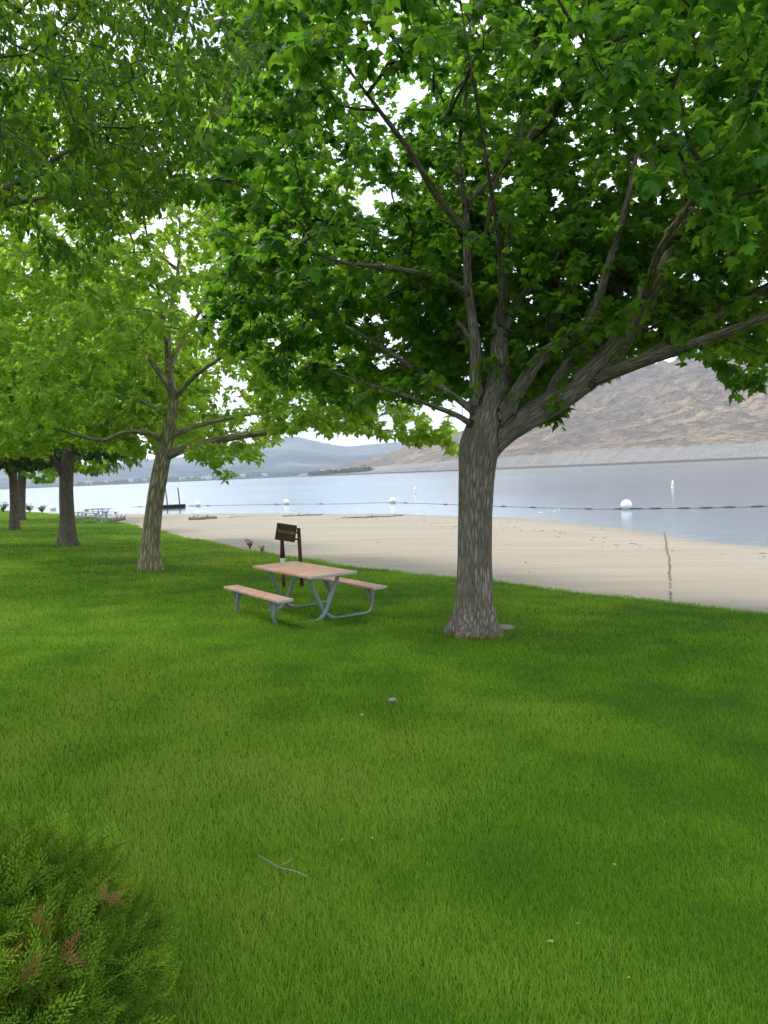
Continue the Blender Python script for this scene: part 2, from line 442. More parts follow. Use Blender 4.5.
rh = hills('right_hill', us, [.8, 14, 29, 46, 70, 90, 104, 118, 140, 160, 165],
           [1500, 1250, 1000, 800, 700, 650, 610, 590, 560, 520, 500],
           [1700, 1650, 1600, 1550, 1500, 1500, 1500, 1450, 1400, 1350, 1300], M_hill, 15.0, 3, .13)
tag(rh, 'bare tan and grey rocky hill rising across the water', 'hill', kind='structure')
mh = NT('haze_tinted_hill'); p_ = mh.pos()
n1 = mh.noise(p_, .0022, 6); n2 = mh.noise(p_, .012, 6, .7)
c = mh.ramp(n1, [(.35, (.018, .034, .045)), (.5, (.055, .066, .075)), (.65, (.17, .145, .115))])  # bluish tones put distance haze into the hill colour, beside its tan
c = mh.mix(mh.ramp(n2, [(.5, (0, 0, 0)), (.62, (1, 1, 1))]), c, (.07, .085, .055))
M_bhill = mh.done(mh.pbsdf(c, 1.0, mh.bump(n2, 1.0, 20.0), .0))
us2 = [-700, -300, 0, 100, 200, 250, 300, 350, 420, 520, 700, 1100]
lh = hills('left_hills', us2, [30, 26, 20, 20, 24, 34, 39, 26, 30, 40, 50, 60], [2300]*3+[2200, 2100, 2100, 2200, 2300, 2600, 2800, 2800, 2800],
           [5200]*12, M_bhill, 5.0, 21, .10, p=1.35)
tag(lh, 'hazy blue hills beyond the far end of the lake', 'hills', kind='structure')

# ------------------------------------------------------------------ haze
mz = NT('haze_air'); pv = mz.n('ShaderNodeVolumePrincipled', i_Density=.00014, i_Anisotropy=.2)
pv.inputs['Color'].default_value = (.70, .83, 1.0, 1)
mz.l(pv.outputs[0], mz.out.inputs['Volume'])
mb = MB().box((0, 0, 347), (13700, 13700, 706)); hz = mb.build('haze', mz.m)
tag(hz, 'thin pale haze filling the valley air', 'haze', kind='stuff')

# ------------------------------------------------------------------ trees
def grow(skel, targets, min_attach, step=.24, tip=.0035, expo=2.3, wig=.10, sag=.0):
    """skel: list of (pts, radii, parent_limb_index or None). returns pos, par, rad, nskel, ends(dir)"""
    cap_ = 120000
    pos = np.zeros((cap_, 3)); par = -np.ones(cap_, int); rad = np.zeros(cap_); tan = np.zeros((cap_, 3)); ok = np.zeros(cap_, bool)
    n = 0; chains = []
    for pts, r, pl in skel:
        ids = []
        last = -1
        if pl is not None:
            pc = chains[pl]; last = pc[int(np.argmin(np.linalg.norm(pos[pc]-pts[0], axis=1)))]
        for i in range(len(pts)):
            pos[n] = pts[i]; rad[n] = r[i]; par[n] = last
            tan[n] = pts[min(i+1, len(pts)-1)]-pts[max(i-1, 0)]; tan[n] /= np.linalg.norm(tan[n])+1e-9
            ok[n] = pts[i][2] > min_attach and r[i] < .16
            last = n; ids.append(n); n += 1
        chains.append(ids)
    ns = n
    c0 = pos[chains[0][-1]]
    order = np.argsort(np.linalg.norm(targets-c0, axis=1)+rng.normal(0, .25, len(targets)))
    ends = np.zeros((len(targets), 3)); ds = np.zeros((len(targets), 3))
    for ti in order:
        t = targets[ti]
        dv = t-pos[:n]; d = np.linalg.norm(dv, axis=1)
        al = np.einsum('ij,ij->i', dv, tan[:n])/(d+1e-6)
        cost = d*(1.25-.45*al)+np.where(ok[:n], 0, 1e6)
        j = int(np.argmin(cost)); L_ = d[j]
        k = max(2, int(math.ceil(L_/step)))
        p0 = pos[j]; t0 = tan[j]*.5+dv[j]/(L_+1e-6)*.7; t0 /= np.linalg.norm(t0)
        t1 = dv[j]/(L_+1e-6)+np.array([0, 0, -.25]); t1 /= np.linalg.norm(t1)
        last = j; pp = p0
        for i in range(1, k+1):
            s = i/k; h00 = 2*s**3-3*s*s+1; h10 = s**3-2*s*s+s; h01 = -2*s**3+3*s*s; h11 = s**3-s*s
            q = h00*p0+h10*t0*L_+h01*t+h11*t1*L_
            if i < k: q = q+rng.normal(0, wig*step, 3)
            pos[n] = q; par[n] = last; tan[n] = (q-pp)/(np.linalg.norm(q-pp)+1e-9); ok[n] = True
            last = n; pp = q; n += 1
        ends[ti] = t; ds[ti] = tan[n-1]
    # pipe-model radii
    acc = np.zeros(n); cnt = np.zeros(n, int)
    for i in range(n-1, ns-1, -1):
        if cnt[i] == 0: acc[i] = tip**expo
        rad[i] = acc[i]**(1/expo)
        acc[par[i]] += acc[i]; cnt[par[i]] += 1
    for i in range(ns, n):
        rad[i] = min(rad[i], max(rad[par[i]]*.93, .0025))
    return pos[:n], par[:n], rad[:n], ns, ends, ds

def branch_geo(pos, par, rad, ns, mb):
    n = len(pos); kids = [[] for _ in range(n)]
    for i in range(ns, n): kids[par[i]].append(i)
    done = np.zeros(n, bool)
    starts = [(par[i], i) for i in range(ns, n) if par[i] < ns]
    while starts:
        p0, i = starts.pop()
        pts = [pos[p0], pos[i]]; rr = [min(rad[p0], rad[i]*1.15), rad[i]]
        cur = i
        while kids[cur]:
            ks = sorted(kids[cur], key=lambda a: -rad[a])
            for o in ks[1:]: starts.append((cur, o))
            cur = ks[0]; pts.append(pos[cur]); rr.append(rad[cur])
        mxr = max(rr); k = 3 if mxr < .006 else (5 if mxr < .02 else 8)
        V, F_, B = tube_geo(np.array(pts), np.array(rr), k, True)
        mb.add(V, F_, B)

def T_maple():
    h = [(.17, -.09), (.40, -.10), (.37, .06), (.50, .14), (.68, .40), (.46, .40), (.27, .46), (.33, .66), (.14, .74)]
    o = [(0, 0)]+h+[(0, 1.02)]+[(-x, y) for x, y in h[::-1]]
    return _fan(o, (0, .30))
def T_simple():
    h = [(.38, -.06), (.58, .36), (.26, .46), (.20, .72)]
    o = [(0, 0)]+h+[(0, 1.0)]+[(-x, y) for x, y in h[::-1]]
    return _fan(o, (0, .32))
def T_far():
    h = [(.40, 0.05), (.50, .45)]
    o = [(0, 0)]+h+[(0, 1.0)]+[(-x, y) for x, y in h[::-1]]
    return _fan(o, (0, .35))
def _fan(o, c):
    V = [(*c,)]+list(o); V = np.array(V); z = -.28*np.abs(V[:, 0])-.22*V[:, 1]**2+.06
    z[0] += .05
    n = len(o); T = np.array([(0, 1+i, 1+(i+1) % n) for i in range(n)])
    return np.column_stack([V, z]), T
def T_ell(wd=.24):
    V = np.array([(0, 0, 0), (wd*.8, .28, .07), (wd, .55, .07), (0, 1, -.16), (-wd, .55, .07), (-wd*.8, .28, .07), (0, .45, -.02)])
    return V, np.array([(6, 0, 1), (6, 1, 2), (6, 2, 3), (6, 3, 4), (6, 4, 5), (6, 5, 0)])

def leaf_mesh(name, base, dirv, nor, size, tint, tmpl, mat, parent):
    V0, T0 = tmpl
    y = dirv/(np.linalg.norm(dirv, axis=1, keepdims=True)+1e-9)
    x = np.cross(y, nor); x /= np.linalg.norm(x, axis=1, keepdims=True)+1e-9
    z = np.cross(x, y)
    bend = rng.uniform(.5, 1.9, len(base))[:, None, None]
    V = base[:, None]+size[:, None, None]*(V0[None, :, 0:1]*x[:, None]+V0[None, :, 1:2]*y[:, None]+bend*V0[None, :, 2:3]*z[:, None])
    n = len(base); k = len(V0)
    Fc = (T0[None]+(np.arange(n)*k)[:, None, None]).reshape(-1, 3)
    return mesh_obj(name, V.reshape(-1, 3), [Fc], mat, parent, fattr={'tint': np.repeat(tint, len(T0))})

def leaves_for(ends, ds, n, spacing, pet, droop, size, clump, spread=.9, upn=.9):
    m = len(ends); J = np.tile(np.arange(n), m); I = np.repeat(np.arange(m), n)
    d = ds[I]; e = ends[I]
    up = np.array([0, 0, 1.0]); side = np.cross(d, up); side /= np.linalg.norm(side, axis=1, keepdims=True)+1e-6
    upv = np.cross(side, d)
    ph = (J//2 % 2)*math.pi/2+(J % 2)*math.pi+rng.uniform(-.9, .9, len(J))
    rad_ = side*np.cos(ph)[:, None]+upv*(np.sin(ph)*.55)[:, None]
    back = (J//2)*spacing+rng.uniform(-.3, .3, len(J))*spacing
    p = pet*rng.uniform(.5, 1.3, len(J))
    dr = d*rng.uniform(.1, .8, (len(J), 1))+rad_*spread
    base = e-d*back[:, None]+dr*p[:, None]+rng.normal(0, .02, (len(J), 3))
    dirv = dr+np.array([0, 0, -1.0])*(droop*rng.uniform(.3, 1.5, len(J)))[:, None]+rng.normal(0, .22, (len(J), 3))
    nor = up*upn+rng.normal(0, .38, (len(J), 3))+dr*.25
    sz = size*rng.uniform(.6, 1.2, len(J))
    ti = np.clip(.55*rng.beta(2, 2, len(J))+.45*clump[I]+rng.normal(0, .05, len(J)), 0, 1)
    return base, dirv, nor, sz, ti

def make_tree(name, label, root_p, skel, targets, mats, leaf, min_attach, sides=14, group=None, cat='tree', tip=.0035, step=.24, remesh=None, flare=True, wig=.1):
    rt = empty(name, root_p, 0, label, cat, group)
    off = np.asarray(root_p)
    pos, par, rad, ns, ends, ds = grow(skel, targets, min_attach, step, tip, wig=wig)
    tb = MB()
    for li, (pts, r, pl) in enumerate(skel):
        k = sides if li == 0 else max(8, int(sides*.6))
        V, F_, B = tube_geo(pts-off, r, k, True)
        if li == 0: V, F_, B = trunk_geo(pts-off, r, 40, flare, .25 if (pts-off)[0][2] < -.2 else 0)
        tb.add(V, F_, B)
    bm_, lm_, bark, fol = mats[0], mats[1], None, None
    tr = tb.build('trunk', mats[0], rt, True, True)
    if remesh:
        segs = [(pts-off, r) for pts, r, pl in skel]
        voxel_join(tr, remesh, segs)
    bb = MB(); branch_geo(pos-off, par, rad, ns, bb)
    if bb.n: bb.build('branches', mats[1], rt, True, True)
    if len(targets):
        cl = fbm(ends[:, 0]*1.3+7, ends[:, 2]*1.3+ends[:, 1]*.9, 2, 9)
        cl = np.clip((cl-.5)*1.7+.5+leaf.get('bias', 0), 0, 1)
        b, dv, nr, sz, ti = leaves_for(ends, ds, leaf['n'], leaf['sp'], leaf['pet'], leaf['droop'], leaf['size'], cl, leaf.get('spread', .9), leaf.get('upn', .9))
        leaf_mesh('crown', b-off, dv, nr, sz, ti, leaf['t'], leaf['mat'], rt)
    return rt

def trunk_geo(pts, r, k, flare, sink=0.0):
    """high resolution trunk with root flare and bark furrows"""
    L_ = np.concatenate([[0], np.cumsum(np.linalg.norm(np.diff(pts, axis=0), axis=1))])
    n = max(12, int(L_[-1]/.05)); s = np.linspace(0, L_[-1], n)
    pp = np.stack([np.interp(s, L_, pts[:, i]) for i in range(3)], -1); rr = np.interp(s, L_, r)
    V, F_, B = tube_geo(pp, rr, k, True)
    V = V.reshape(n, k, 3); a = np.arange(k)*2*math.pi/k
    ph = rng.uniform(0, 6.28, 4)
    lob = 1+.035*np.sin(3*a+ph[0])+.025*np.sin(5*a+ph[1])+.014*np.sin(9*a+ph[2])
    for i in range(n):
        fl = math.exp(-max(s[i]-sink, 0)/.17) if flare else 0
        m_ = lob*(1+fl*(.08+.22*np.sin(4*a+ph[3])+.10*np.sin(7*a+ph[0])))+.012*np.sin(14*a+ph[1]+s[i]*1.5)
        V[i] = pp[i]+(V[i]-pp[i])*m_[:, None]
        if i == 0 and not sink: V[i] += (0, 0, -.12)
    return V.reshape(-1, 3), F_, B

def voxel_join(o, vs, segs):
    md = o.modifiers.new('r', 'REMESH'); md.mode = 'VOXEL'; md.voxel_size = vs
    sm = o.modifiers.new('s', 'SMOOTH'); sm.factor = .5; sm.iterations = 3
    dg = bpy.context.evaluated_depsgraph_get(); dg.update()
    me = bpy.data.meshes.new_from_object(o.evaluated_get(dg))
    o.modifiers.clear(); old = o.data; mat = old.materials[0]; o.data = me
    me.materials.clear(); me.materials.append(mat)
    n = len(me.vertices); V = np.empty(n*3, np.float32); me.vertices.foreach_get('co', V); V = V.reshape(-1, 3).astype(float)
    best = np.full(n, 1e9); B = np.zeros((n, 3))
    for pts, r in segs:
        s = 0.0; lb = np.full(n, 1e9); LD = np.full(n, 1e9); LB = np.zeros((n, 3))
        for i in range(len(pts)-1):
            a, b = pts[i], pts[i+1]; d = b-a; Ls = np.linalg.norm(d); d = d/Ls
            near = np.where(np.linalg.norm(V-(a+b)/2, axis=1) < Ls+r[i]*3+.1)[0]
            if len(near):
                t = np.clip((V[near]-a) @ d, 0, Ls); q = a+t[:, None]*d
                rv = V[near]-q; rn = np.linalg.norm(rv, axis=1); dist = np.abs(rn-r[i])
                up = np.array([.31, .95, 0.05]); e1 = up-d*np.dot(up, d); e1 /= np.linalg.norm(e1); e2 = np.cross(d, e1)
                better = rn < lb[near]; idx = near[better]
                lb[idx] = rn[better]; LD[idx] = dist[better]
                LB[idx, 0] = (rv @ e1)[better]; LB[idx, 1] = (rv @ e2)[better]; LB[idx, 2] = (s+t[better])*BZ
            s += Ls
        m_ = LD < best; best[m_] = LD[m_]; B[m_] = LB[m_]
    at = me.attributes.get('bark')
    if at: me.attributes.remove(at)
    at = me.attributes.new('bark', 'FLOAT_VECTOR', 'POINT'); at.data.foreach_set('vector', B.astype(np.float32).ravel())
    me.polygons.foreach_set('use_smooth', np.ones(len(me.polygons), bool)); me.update()

def limb(pix, radii, pl, y0=None, sub=4):
    """pix: (u, v, depth) list"""
    c = catmull([P(*p) for p in pix], sub)
    r = np.interp(np.linspace(0, 1, len(c)), np.linspace(0, 1, len(radii)), radii)
    return [c, r, pl]

# ---- main maple
mp_ = ground(475, 634); my = mp_[1]
sk = [limb([(474, 640, my), (475.5, 605, my), (475.5, 560, my), (476, 515, my), (477.5, 475, my), (480, 448, my), (487, 424, my+.03), (495, 400, my+.1), (499, 375, my+.25)], [.34, .225, .203, .200, .212, .238, .215, .165, .11], None, sub=6)]
sk[0][0][0] = mp_-(0, 0, .25)
sk += [
 limb([(484, 452, my), (500, 434, my), (527, 417, my-.05), (563, 397, my-.1), (597, 370, my-.15), (624, 337, my-.2), (645, 300, my-.3), (668, 258, my-.3), (690, 205, my-.3), (700, 130, my-.4), (715, 30, my-.6)], [.17, .175, .16, .145, .14, .13, .115, .075, .055, .035, .02], 0),
 limb([(583, 384, my-.12), (640, 362, my-.5), (700, 342, my-1), (768, 316, my-1.5), (850, 280, my-2)], [.09, .075, .06, .045, .03], 1),
 limb([(636, 364, my-.45), (670, 342, my-.3), (715, 318, my-.1), (768, 286, my+.1), (840, 235, my+.3)], [.06, .058, .05, .042, .03], 2),
 limb([(482, 440, my), (476, 395, my+.1), (475, 341, my+.15), (468, 286, my+.2), (466, 213, my+.1), (459, 150, my), (468, 75, my-.1), (470, -30, my-.2)], [.14, .085, .068, .056, .042, .030, .022, .012], 0),
 limb([(487, 445, my), (500, 390, my+.2), (499, 341, my+.5), (502, 299, my+.8), (508, 235, my+1.2), (520, 150, my+1.7), (530, 60, my+2)], [.16, .13, .112, .085, .05, .032, .02], 0),
 limb([(500, 425, my-.02), (519, 390, my-.2), (545, 353, my-.3), (586, 327, my-.1), (607, 270, my+.2), (633, 175, my+.6), (645, 80, my+1)], [.13, .088, .075, .062, .05, .035, .02], 0),
 limb([(467, 232, my+.1), (440, 201, my-.1), (410, 152, my-.4), (379, 110, my-.7), (355, 78, my-1), (320, 30, my-1.4)], [.045, .045, .036, .028, .02, .014], 4),
 limb([(470, 297, my+.2), (446, 280, my), (391, 268, my-.4), (340, 262, my-.8), (290, 240, my-1.1), (250, 215, my-1.3)], [.04, .036, .03, .024, .016, .01], 4),
 limb([(478, 415, my), (447, 391, my+.2), (410, 366, my+.6), (372, 341, my+1), (330, 318, my+1.4), (280, 300, my+1.7)], [.05, .043, .036, .028, .02, .012], 0),
 limb([(464, 208, my+.1), (500, 170, my+.1), (531, 134, my), (574, 67, my-.2), (600, 0, my-.4)], [.04, .033, .028, .02, .014], 4),
 limb([(545, 405, my-.05), (578, 352, my+.5), (640, 322, my+1.2), (700, 285, my+2), (760, 240, my+2.7)], [.08, .066, .05, .036, .02], 1),
 limb([(501, 330, my+.55), (500, 255, my-.1), (488, 170, my-1.0), (470, 60, my-2), (440, -120, my-2.8)], [.04, .034, .026, .018, .01], 5),
 limb([(502, 385, my+.2), (470, 345, my+.9), (430, 300, my+1.6), (390, 260, my+2.3), (350, 220, my+3)], [.06, .05, .04, .03, .02], 5),
 limb([(645, 300, my-.3), (660, 250, my-1), (700, 190, my-1.9), (760, 110, my-2.8), (850, 0, my-3.4)], [.05, .045, .035, .025, .016], 1),
 limb([(485, 437, my), (462, 418, my-.1), (430, 405, my-.3), (395, 392, my-.6), (355, 380, my-.9), (315, 365, my-1.2)], [.06, .038, .03, .024, .018, .01], 0),
 limb([(690, 205, my-.3), (640, 120, my-1.3), (570, 20, my-2.4), (500, -110, my-3.2)], [.035, .028, .02, .012], 1),
 limb([(499, 345, my+.5), (520, 300, my+.6), (552, 262, my+.8), (590, 205, my+1.1), (610, 140, my+1.3)], [.05, .045, .036, .026, .014], 5),
 limb([(508, 405, my), (530, 372, my+.3), (572, 340, my+.8), (600, 318, my+1.1), (640, 270, my+1.5)], [.06, .045, .038, .03, .016], 1),
 limb([(475, 345, my+.15), (455, 318, my+.5), (430, 300, my+.9), (408, 262, my+1.3), (380, 215, my+1.7)], [.04, .034, .028, .02, .012], 4),
 limb([(469, 260, my+.2), (486, 232, my), (492, 190, my-.2), (515, 140, my-.4), (520, 90, my-.5)], [.034, .03, .024, .016, .01], 4),
 limb([(463, 180, my), (445, 150, my+.3), (438, 105, my+.5), (420, 60, my+.7)], [.028, .024, .018, .01], 4),
 limb([(566, 394, my-.1), (612, 345, my+.5), (660, 300, my+1), (690, 262, my+1.4), (735, 215, my+1.8)], [.055, .045, .036, .028, .014], 1),
]
def main_targets(N):
    out = []
    U1 = [100, 200, 250, 300, 350, 400, 440, 480, 505, 535, 560, 590, 640, 700, 730, 768, 900, 1300]
    V1 = [230, 318, 362, 396, 408, 400, 398, 390, 395, 425, 400, 385, 352, 342, 360, 372, 380, 400]
    U2 = [100, 230, 300, 340, 400, 470, 550, 620, 660, 700, 768, 900, 1300]
    V2 = [200, 300, 335, 215, 110, 50, 60, 130, 215, 245, 268, 300, 360]
    cx, cy = 1.5, my+.4
    while len(out) < N:
        m = 20000
        q = np.column_stack([rng.uniform(-4, 7, m), rng.uniform(cy-5, cy+5, m), rng.uniform(2.0, 10, m)])
        dx = q[:, 0]-cx; dy = q[:, 1]-cy; r = np.hypot(dx, dy); th = np.arctan2(dy, dx)
        Rr = 4.5+.75*np.cos(th)+.5*np.sin(3*th+1)+.35*np.sin(5*th)
        Rr = Rr*np.sqrt(np.clip(1-((q[:, 2]-4.3)/5.6)**2, 0, 1))
        f = r/(Rr+1e-6)
        u, v, z = proj(q)
        keep = (f < 1)&(z > 2.6)
        keep &= v < np.where(z < my-.9, np.interp(u, U2, V2), np.interp(u, U1, V1))
        keep &= (u > 195+25*np.sin(v*.03)) 
        # layered sprays with gaps between
        gap = fbm(q[:, 0]*.9+3, q[:, 1]*.9, 2, 31)*.5+fbm(q[:, 0]*.7+q[:, 1]*.5, q[:, 2]*1.5, 2, 33)*.5
        pr = np.where(f > .62, 1.0, .5)*np.clip((gap-.36)*7, .10, 1)*np.where((u > -60)&(u < 840)&(v > -90), 1, .5)
        pr = np.where((z > my+.3)&(u > 330)&(u < 760)&(v > 200), np.maximum(pr, .95), pr)
        # the crown is thin around the forking limbs, thick behind and above them
        pr = np.where((z < my+.6)&(u > 395)&(u < 680)&(v > 110), pr*.55, pr)
        pr = np.where((u < 400)&(u > 150), pr*(.35+.45*np.clip((gap-.42)*6, 0, 1)), pr)
        keep &= rng.uniform(0, 1, m) < pr
        out.extend(q[keep])
    return np.array(out[:N])
tg = main_targets(6300)
hang = [P(u+rng.normal(0, 7), v+rng.normal(0, 7), my+dz+rng.normal(0, .1)) for u, v, dz, k in
        [(548, 420, .1, 3), (560, 405, .2, 2), (735, 372, -1.2, 2), (742, 388, -1.2, 2), (715, 360, -1.2, 3), (690, 350, -.8, 3), (760, 380, -1.4, 3), (535, 400, .2, 3), (600, 352, .3, 3)] for _ in range(k)]
tg = np.concatenate([tg, np.array(hang)])
make_tree('maple_tree', 'large dark green maple with wide forking limbs beside the near picnic table', mp_, sk, tg, (M_bark, M_limb), tip=.0046, leaf=
          dict(n=10, sp=.055, pet=.07, droop=.55, size=.122, t=T_maple(), mat=M_maple), min_attach=mp_[2]+2.35, remesh=.018)

# ---- row of smaller trees
def crown_targets(N, c, R, zlo, zhi, px=None, inner=.4, gsc=.8, seed=1, flat=.0):
    out = []
    while len(out) < N:
        m = 12000
        q = np.column_stack([c[0]+rng.uniform(-1.3*R, 1.3*R, m), c[1]+rng.uniform(-1.3*R, 1.3*R, m), rng.uniform(zlo, zhi, m)])
        h = (q[:, 2]-zlo)/(zhi-zlo); prof = np.sqrt(np.clip(1-((h-.3)/.72)**2, 0, 1))
        dx = q[:, 0]-c[0]; dy = q[:, 1]-c[1]; th = np.arctan2(dy, dx)
        f = np.hypot(dx, dy)/(R*prof*(1+.14*np.sin(3*th+seed)+.08*np.sin(7*th))+1e-6)
        gap = fbm(q[:, 0]*gsc+seed*7, q[:, 1]*gsc+q[:, 2]*gsc*1.3, 2, seed+40)
        keep = (f < 1)&(rng.uniform(0, 1, m) < np.where(f > .6, 1, inner)*np.clip((gap-.34)*6, .05, 1))
        if px is not None:
            u, v, z = proj(q); keep &= px(u, v, z)
        out.extend(q[keep])
    return np.array(out[:N])

b2 = ground(150, 570); y2 = b2[1]
s2 = [limb([(150, 571, y2), (151, 540, y2), (155, 503, y2), (161, 468, y2), (166, 445, y2), (171, 418, y2), (173, 395, y2), (168, 360, y2+.1), (170, 320, y2+.2), (178, 270, y2+.3), (180, 215, y2+.3)], [.29, .205, .188, .182, .165, .135, .105, .075, .055, .04, .025], None, sub=5)]
s2[0][0][0, 2] = b2[2]
s2 += [
 limb([(166, 456, y2), (196, 445, y2-.2), (246, 435, y2-.5), (288, 430, y2-.8), (322, 420, y2-1), (358, 427, y2-1.2), (400, 432, y2-1.4)], [.12, .095, .08, .065, .05, .03, .015], 0),
 limb([(172, 436, y2), (203, 424, y2+.3), (260, 412, y2+.9), (310, 405, y2+1.5), (350, 395, y2+2)], [.08, .06, .05, .035, .02], 0),
 limb([(166, 446, y2), (152, 434, y2-.2), (125, 432, y2-.5), (100, 440, y2-.9), (60, 430, y2-1.3), (20, 420, y2-1.6)], [.08, .062, .055, .045, .035, .02], 0),
 limb([(173, 395, y2), (152, 362, y2-.2), (130, 340, y2-.4), (111, 308, y2-.7), (108, 270, y2-1)], [.09, .065, .05, .04, .03], 0),
 limb([(170, 418, y2), (150, 405, y2+.2), (128, 398, y2+.5), (95, 392, y2+1), (50, 380, y2+1.6)], [.07, .05, .04, .03, .02], 0),
 limb([(173, 400, y2), (196, 375, y2-.3), (225, 355, y2-.8), (260, 330, y2-1.3), (300, 310, y2-1.8)], [.07, .055, .045, .03, .02], 0),
 limb([(168, 372, y2), (185, 335, y2+.5), (215, 290, y2+1.1), (245, 250, y2+1.7)], [.07, .055, .04, .025], 0),
 limb([(168, 355, y2), (160, 300, y2-1), (150, 250, y2-2), (140, 200, y2-3)], [.06, .05, .035, .02], 0),
]
def px2(u, v, z):
    lim = np.interp(u, [-200, 0, 60, 110, 150, 200, 260, 300, 340, 380, 420, 450, 520], [450, 447, 452, 446, 420, 458, 452, 428, 436, 450, 462, 455, 380])
    lim2 = np.interp(u, [95, 125, 170, 225, 270], [430, 365, 335, 365, 432])
    return (v < np.where(z < y2-.3, lim2, lim))&(u < 455)
t2 = crown_targets(4600, (b2[0]+.2, y2), 5.2, 2.0, 10.8, px2, .3, .7, 3)
t2x = np.array([P(rng.uniform(330, 450), 0, y2-1.2) for _ in range(60)])
ex = []
for _ in range(150):
    u = rng.uniform(310, 455); v = np.interp(u, [310, 380, 420, 452], [408, 420, 430, 436])+float(np.clip(rng.normal(0, 13), -30, 14))
    ex.append(P(u, v, y2-1.3+rng.normal(0, .6)))
for _ in range(40):
    u = rng.uniform(190, 262); ex.append(P(u, rng.uniform(446, 466)-abs(u-215)*.08, y2-.3+rng.normal(0, .8)))
for u, v in ((217, 470), (224, 474), (226, 480), (214, 462), (250, 458), (262, 455)): ex.append(P(u, v, y2-.4))
t2 = np.concatenate([t2, np.array(ex)])
make_tree('shade_tree', 'pale barked leaning tree with bright yellow green leaves and long low limb', b2, s2, t2, (M_bark2, M_bark2),
          dict(n=10, sp=.06, pet=.07, droop=.5, size=.135, t=T_simple(), mat=M_syc, bias=.05), b2[2]+2.3, remesh=.025, step=.3)

b3 = ground(67, 546); y3 = b3[1]
s3 = [limb([(67, 546, y3), (67, 520, y3), (66, 490, y3), (67, 465, y3), (71, 440, y3), (73, 400, y3), (70, 350, y3), (75, 280, y3)], [.33, .235, .215, .21, .17, .13, .08, .03], None, sub=5)]
s3[0][0][0, 2] = b3[2]
s3 += [limb([(65, 482, y3), (57, 465, y3-.2), (48, 455, y3-.4), (25, 450, y3-.8), (-10, 440, y3-1.3)], [.12, .1, .085, .06, .03], 0),
       limb([(70, 455, y3), (95, 430, y3), (130, 410, y3+.3), (160, 395, y3+.6)], [.12, .09, .06, .03], 0),
       limb([(72, 420, y3), (40, 380, y3), (0, 340, y3), (-40, 300, y3)], [.1, .08, .05, .03], 0),
       limb([(72, 400, y3), (105, 350, y3-.6), (130, 300, y3-1)], [.09, .07, .03], 0)]
t3 = crown_targets(3300, (b3[0], y3), 5.2, 2.0, 9.0, lambda u, v, z: v < np.interp(u, [-150, 0, 50, 68, 90, 140, 200], [452, 455, 456, 430, 448, 456, 440]), .3, .7, 5)
make_tree('shade_tree', 'brown barked tree with bright leaves standing second back from the maple row end', b3, s3, t3, (M_bark3, M_bark3),
          dict(n=10, sp=.07, pet=.08, droop=.5, size=.155, t=T_far(), mat=M_syc, bias=0.0), b3[2]+2.6, step=.35)

b4 = ground(13, 530); y4 = b4[1]
s4 = [limb([(14, 530, y4), (14, 505, y4), (13, 480, y4), (12, 460, y4), (8, 430, y4)], [.25, .18, .17, .18, .12], None, sub=5)]
s4[0][0][0, 2] = b4[2]
s4 += [limb([(13, 480, y4), (5, 465, y4-.2), (-15, 450, y4-.4)], [.14, .11, .06], 0), limb([(13, 466, y4), (30, 445, y4+.2), (50, 425, y4+.4)], [.14, .1, .05], 0)]
t4 = crown_targets(1100, (b4[0], y4), 4.6, 2.3, 9.0, lambda u, v, z: v < np.interp(u, [-150, 0, 25, 45, 60], [462, 466, 472, 468, 460]), .5, .6, 7)
make_tree('shade_tree', 'grey trunked tree with dark foliage near the left end of the row', b4, s4, t4, (M_bark3, M_bark3),
          dict(n=10, sp=.09, pet=.1, droop=.5, size=.24, t=T_far(), mat=M_dark), b4[2]+2.6, step=.5)
b5 = ground(21.5, 520.5); y5 = b5[1]
s5 = [limb([(21, 521, y5), (21, 500, y5), (22, 475, y5), (24, 450, y5)], [.26, .24, .23, .15], None, sub=5)]
s5[0][0][0, 2] = b5[2]
s5 += [limb([(22, 475, y5), (34, 462, y5), (50, 455, y5)], [.12, .09, .05], 0)]
t5 = crown_targets(900, (b5[0]+.6, y5), 4.0, 2.0, 8.5, lambda u, v, z: v < np.interp(u, [-50, 20, 30, 38, 48, 60], [470, 470, 482, 494, 488, 470]), .6, .6, 8)
make_tree('shade_tree', 'farthest row tree, its trunk half hidden behind the grey one, bright green low leaves', b5, s5, t5, (M_bark3, M_bark3),
          dict(n=9, sp=.09, pet=.1, droop=.6, size=.27, t=T_far(), mat=M_syc, bias=-.05), b5[2]+2.4, step=.5)

# ---- weeping tree far behind
bw = ground(68, 514.5); yw = min(bw[1], 52.0); bw = np.array([P(66, 514, yw)[0], yw, 0]); bw[2] = float(terrain(bw[0], bw[1]))
sw_ = [[np.array([bw+(0, 0, z) for z in (0, 1.2, 2.5, 4, 5.5)]), np.array([.3, .25, .22, .18, .08]), None]]
tw = crown_targets(420, (bw[0]+.8, bw[1]), 4.2, 2.4, 7.5, lambda u, v, z: (u > 30)&(v < np.interp(u, [30, 80, 95, 120, 135], [470, 470, 476, 478, 466])), .6, .6, 12)
make_tree('willow_tree', 'drooping pale green willow crown seen behind the brown trunked tree', bw, sw_, tw, (M_bark3, M_bark3),
          dict(n=16, sp=.10, pet=.03, droop=2.6, size=.34, t=T_ell(.13), mat=M_willow, spread=.6), bw[2]+2.0, step=.5)

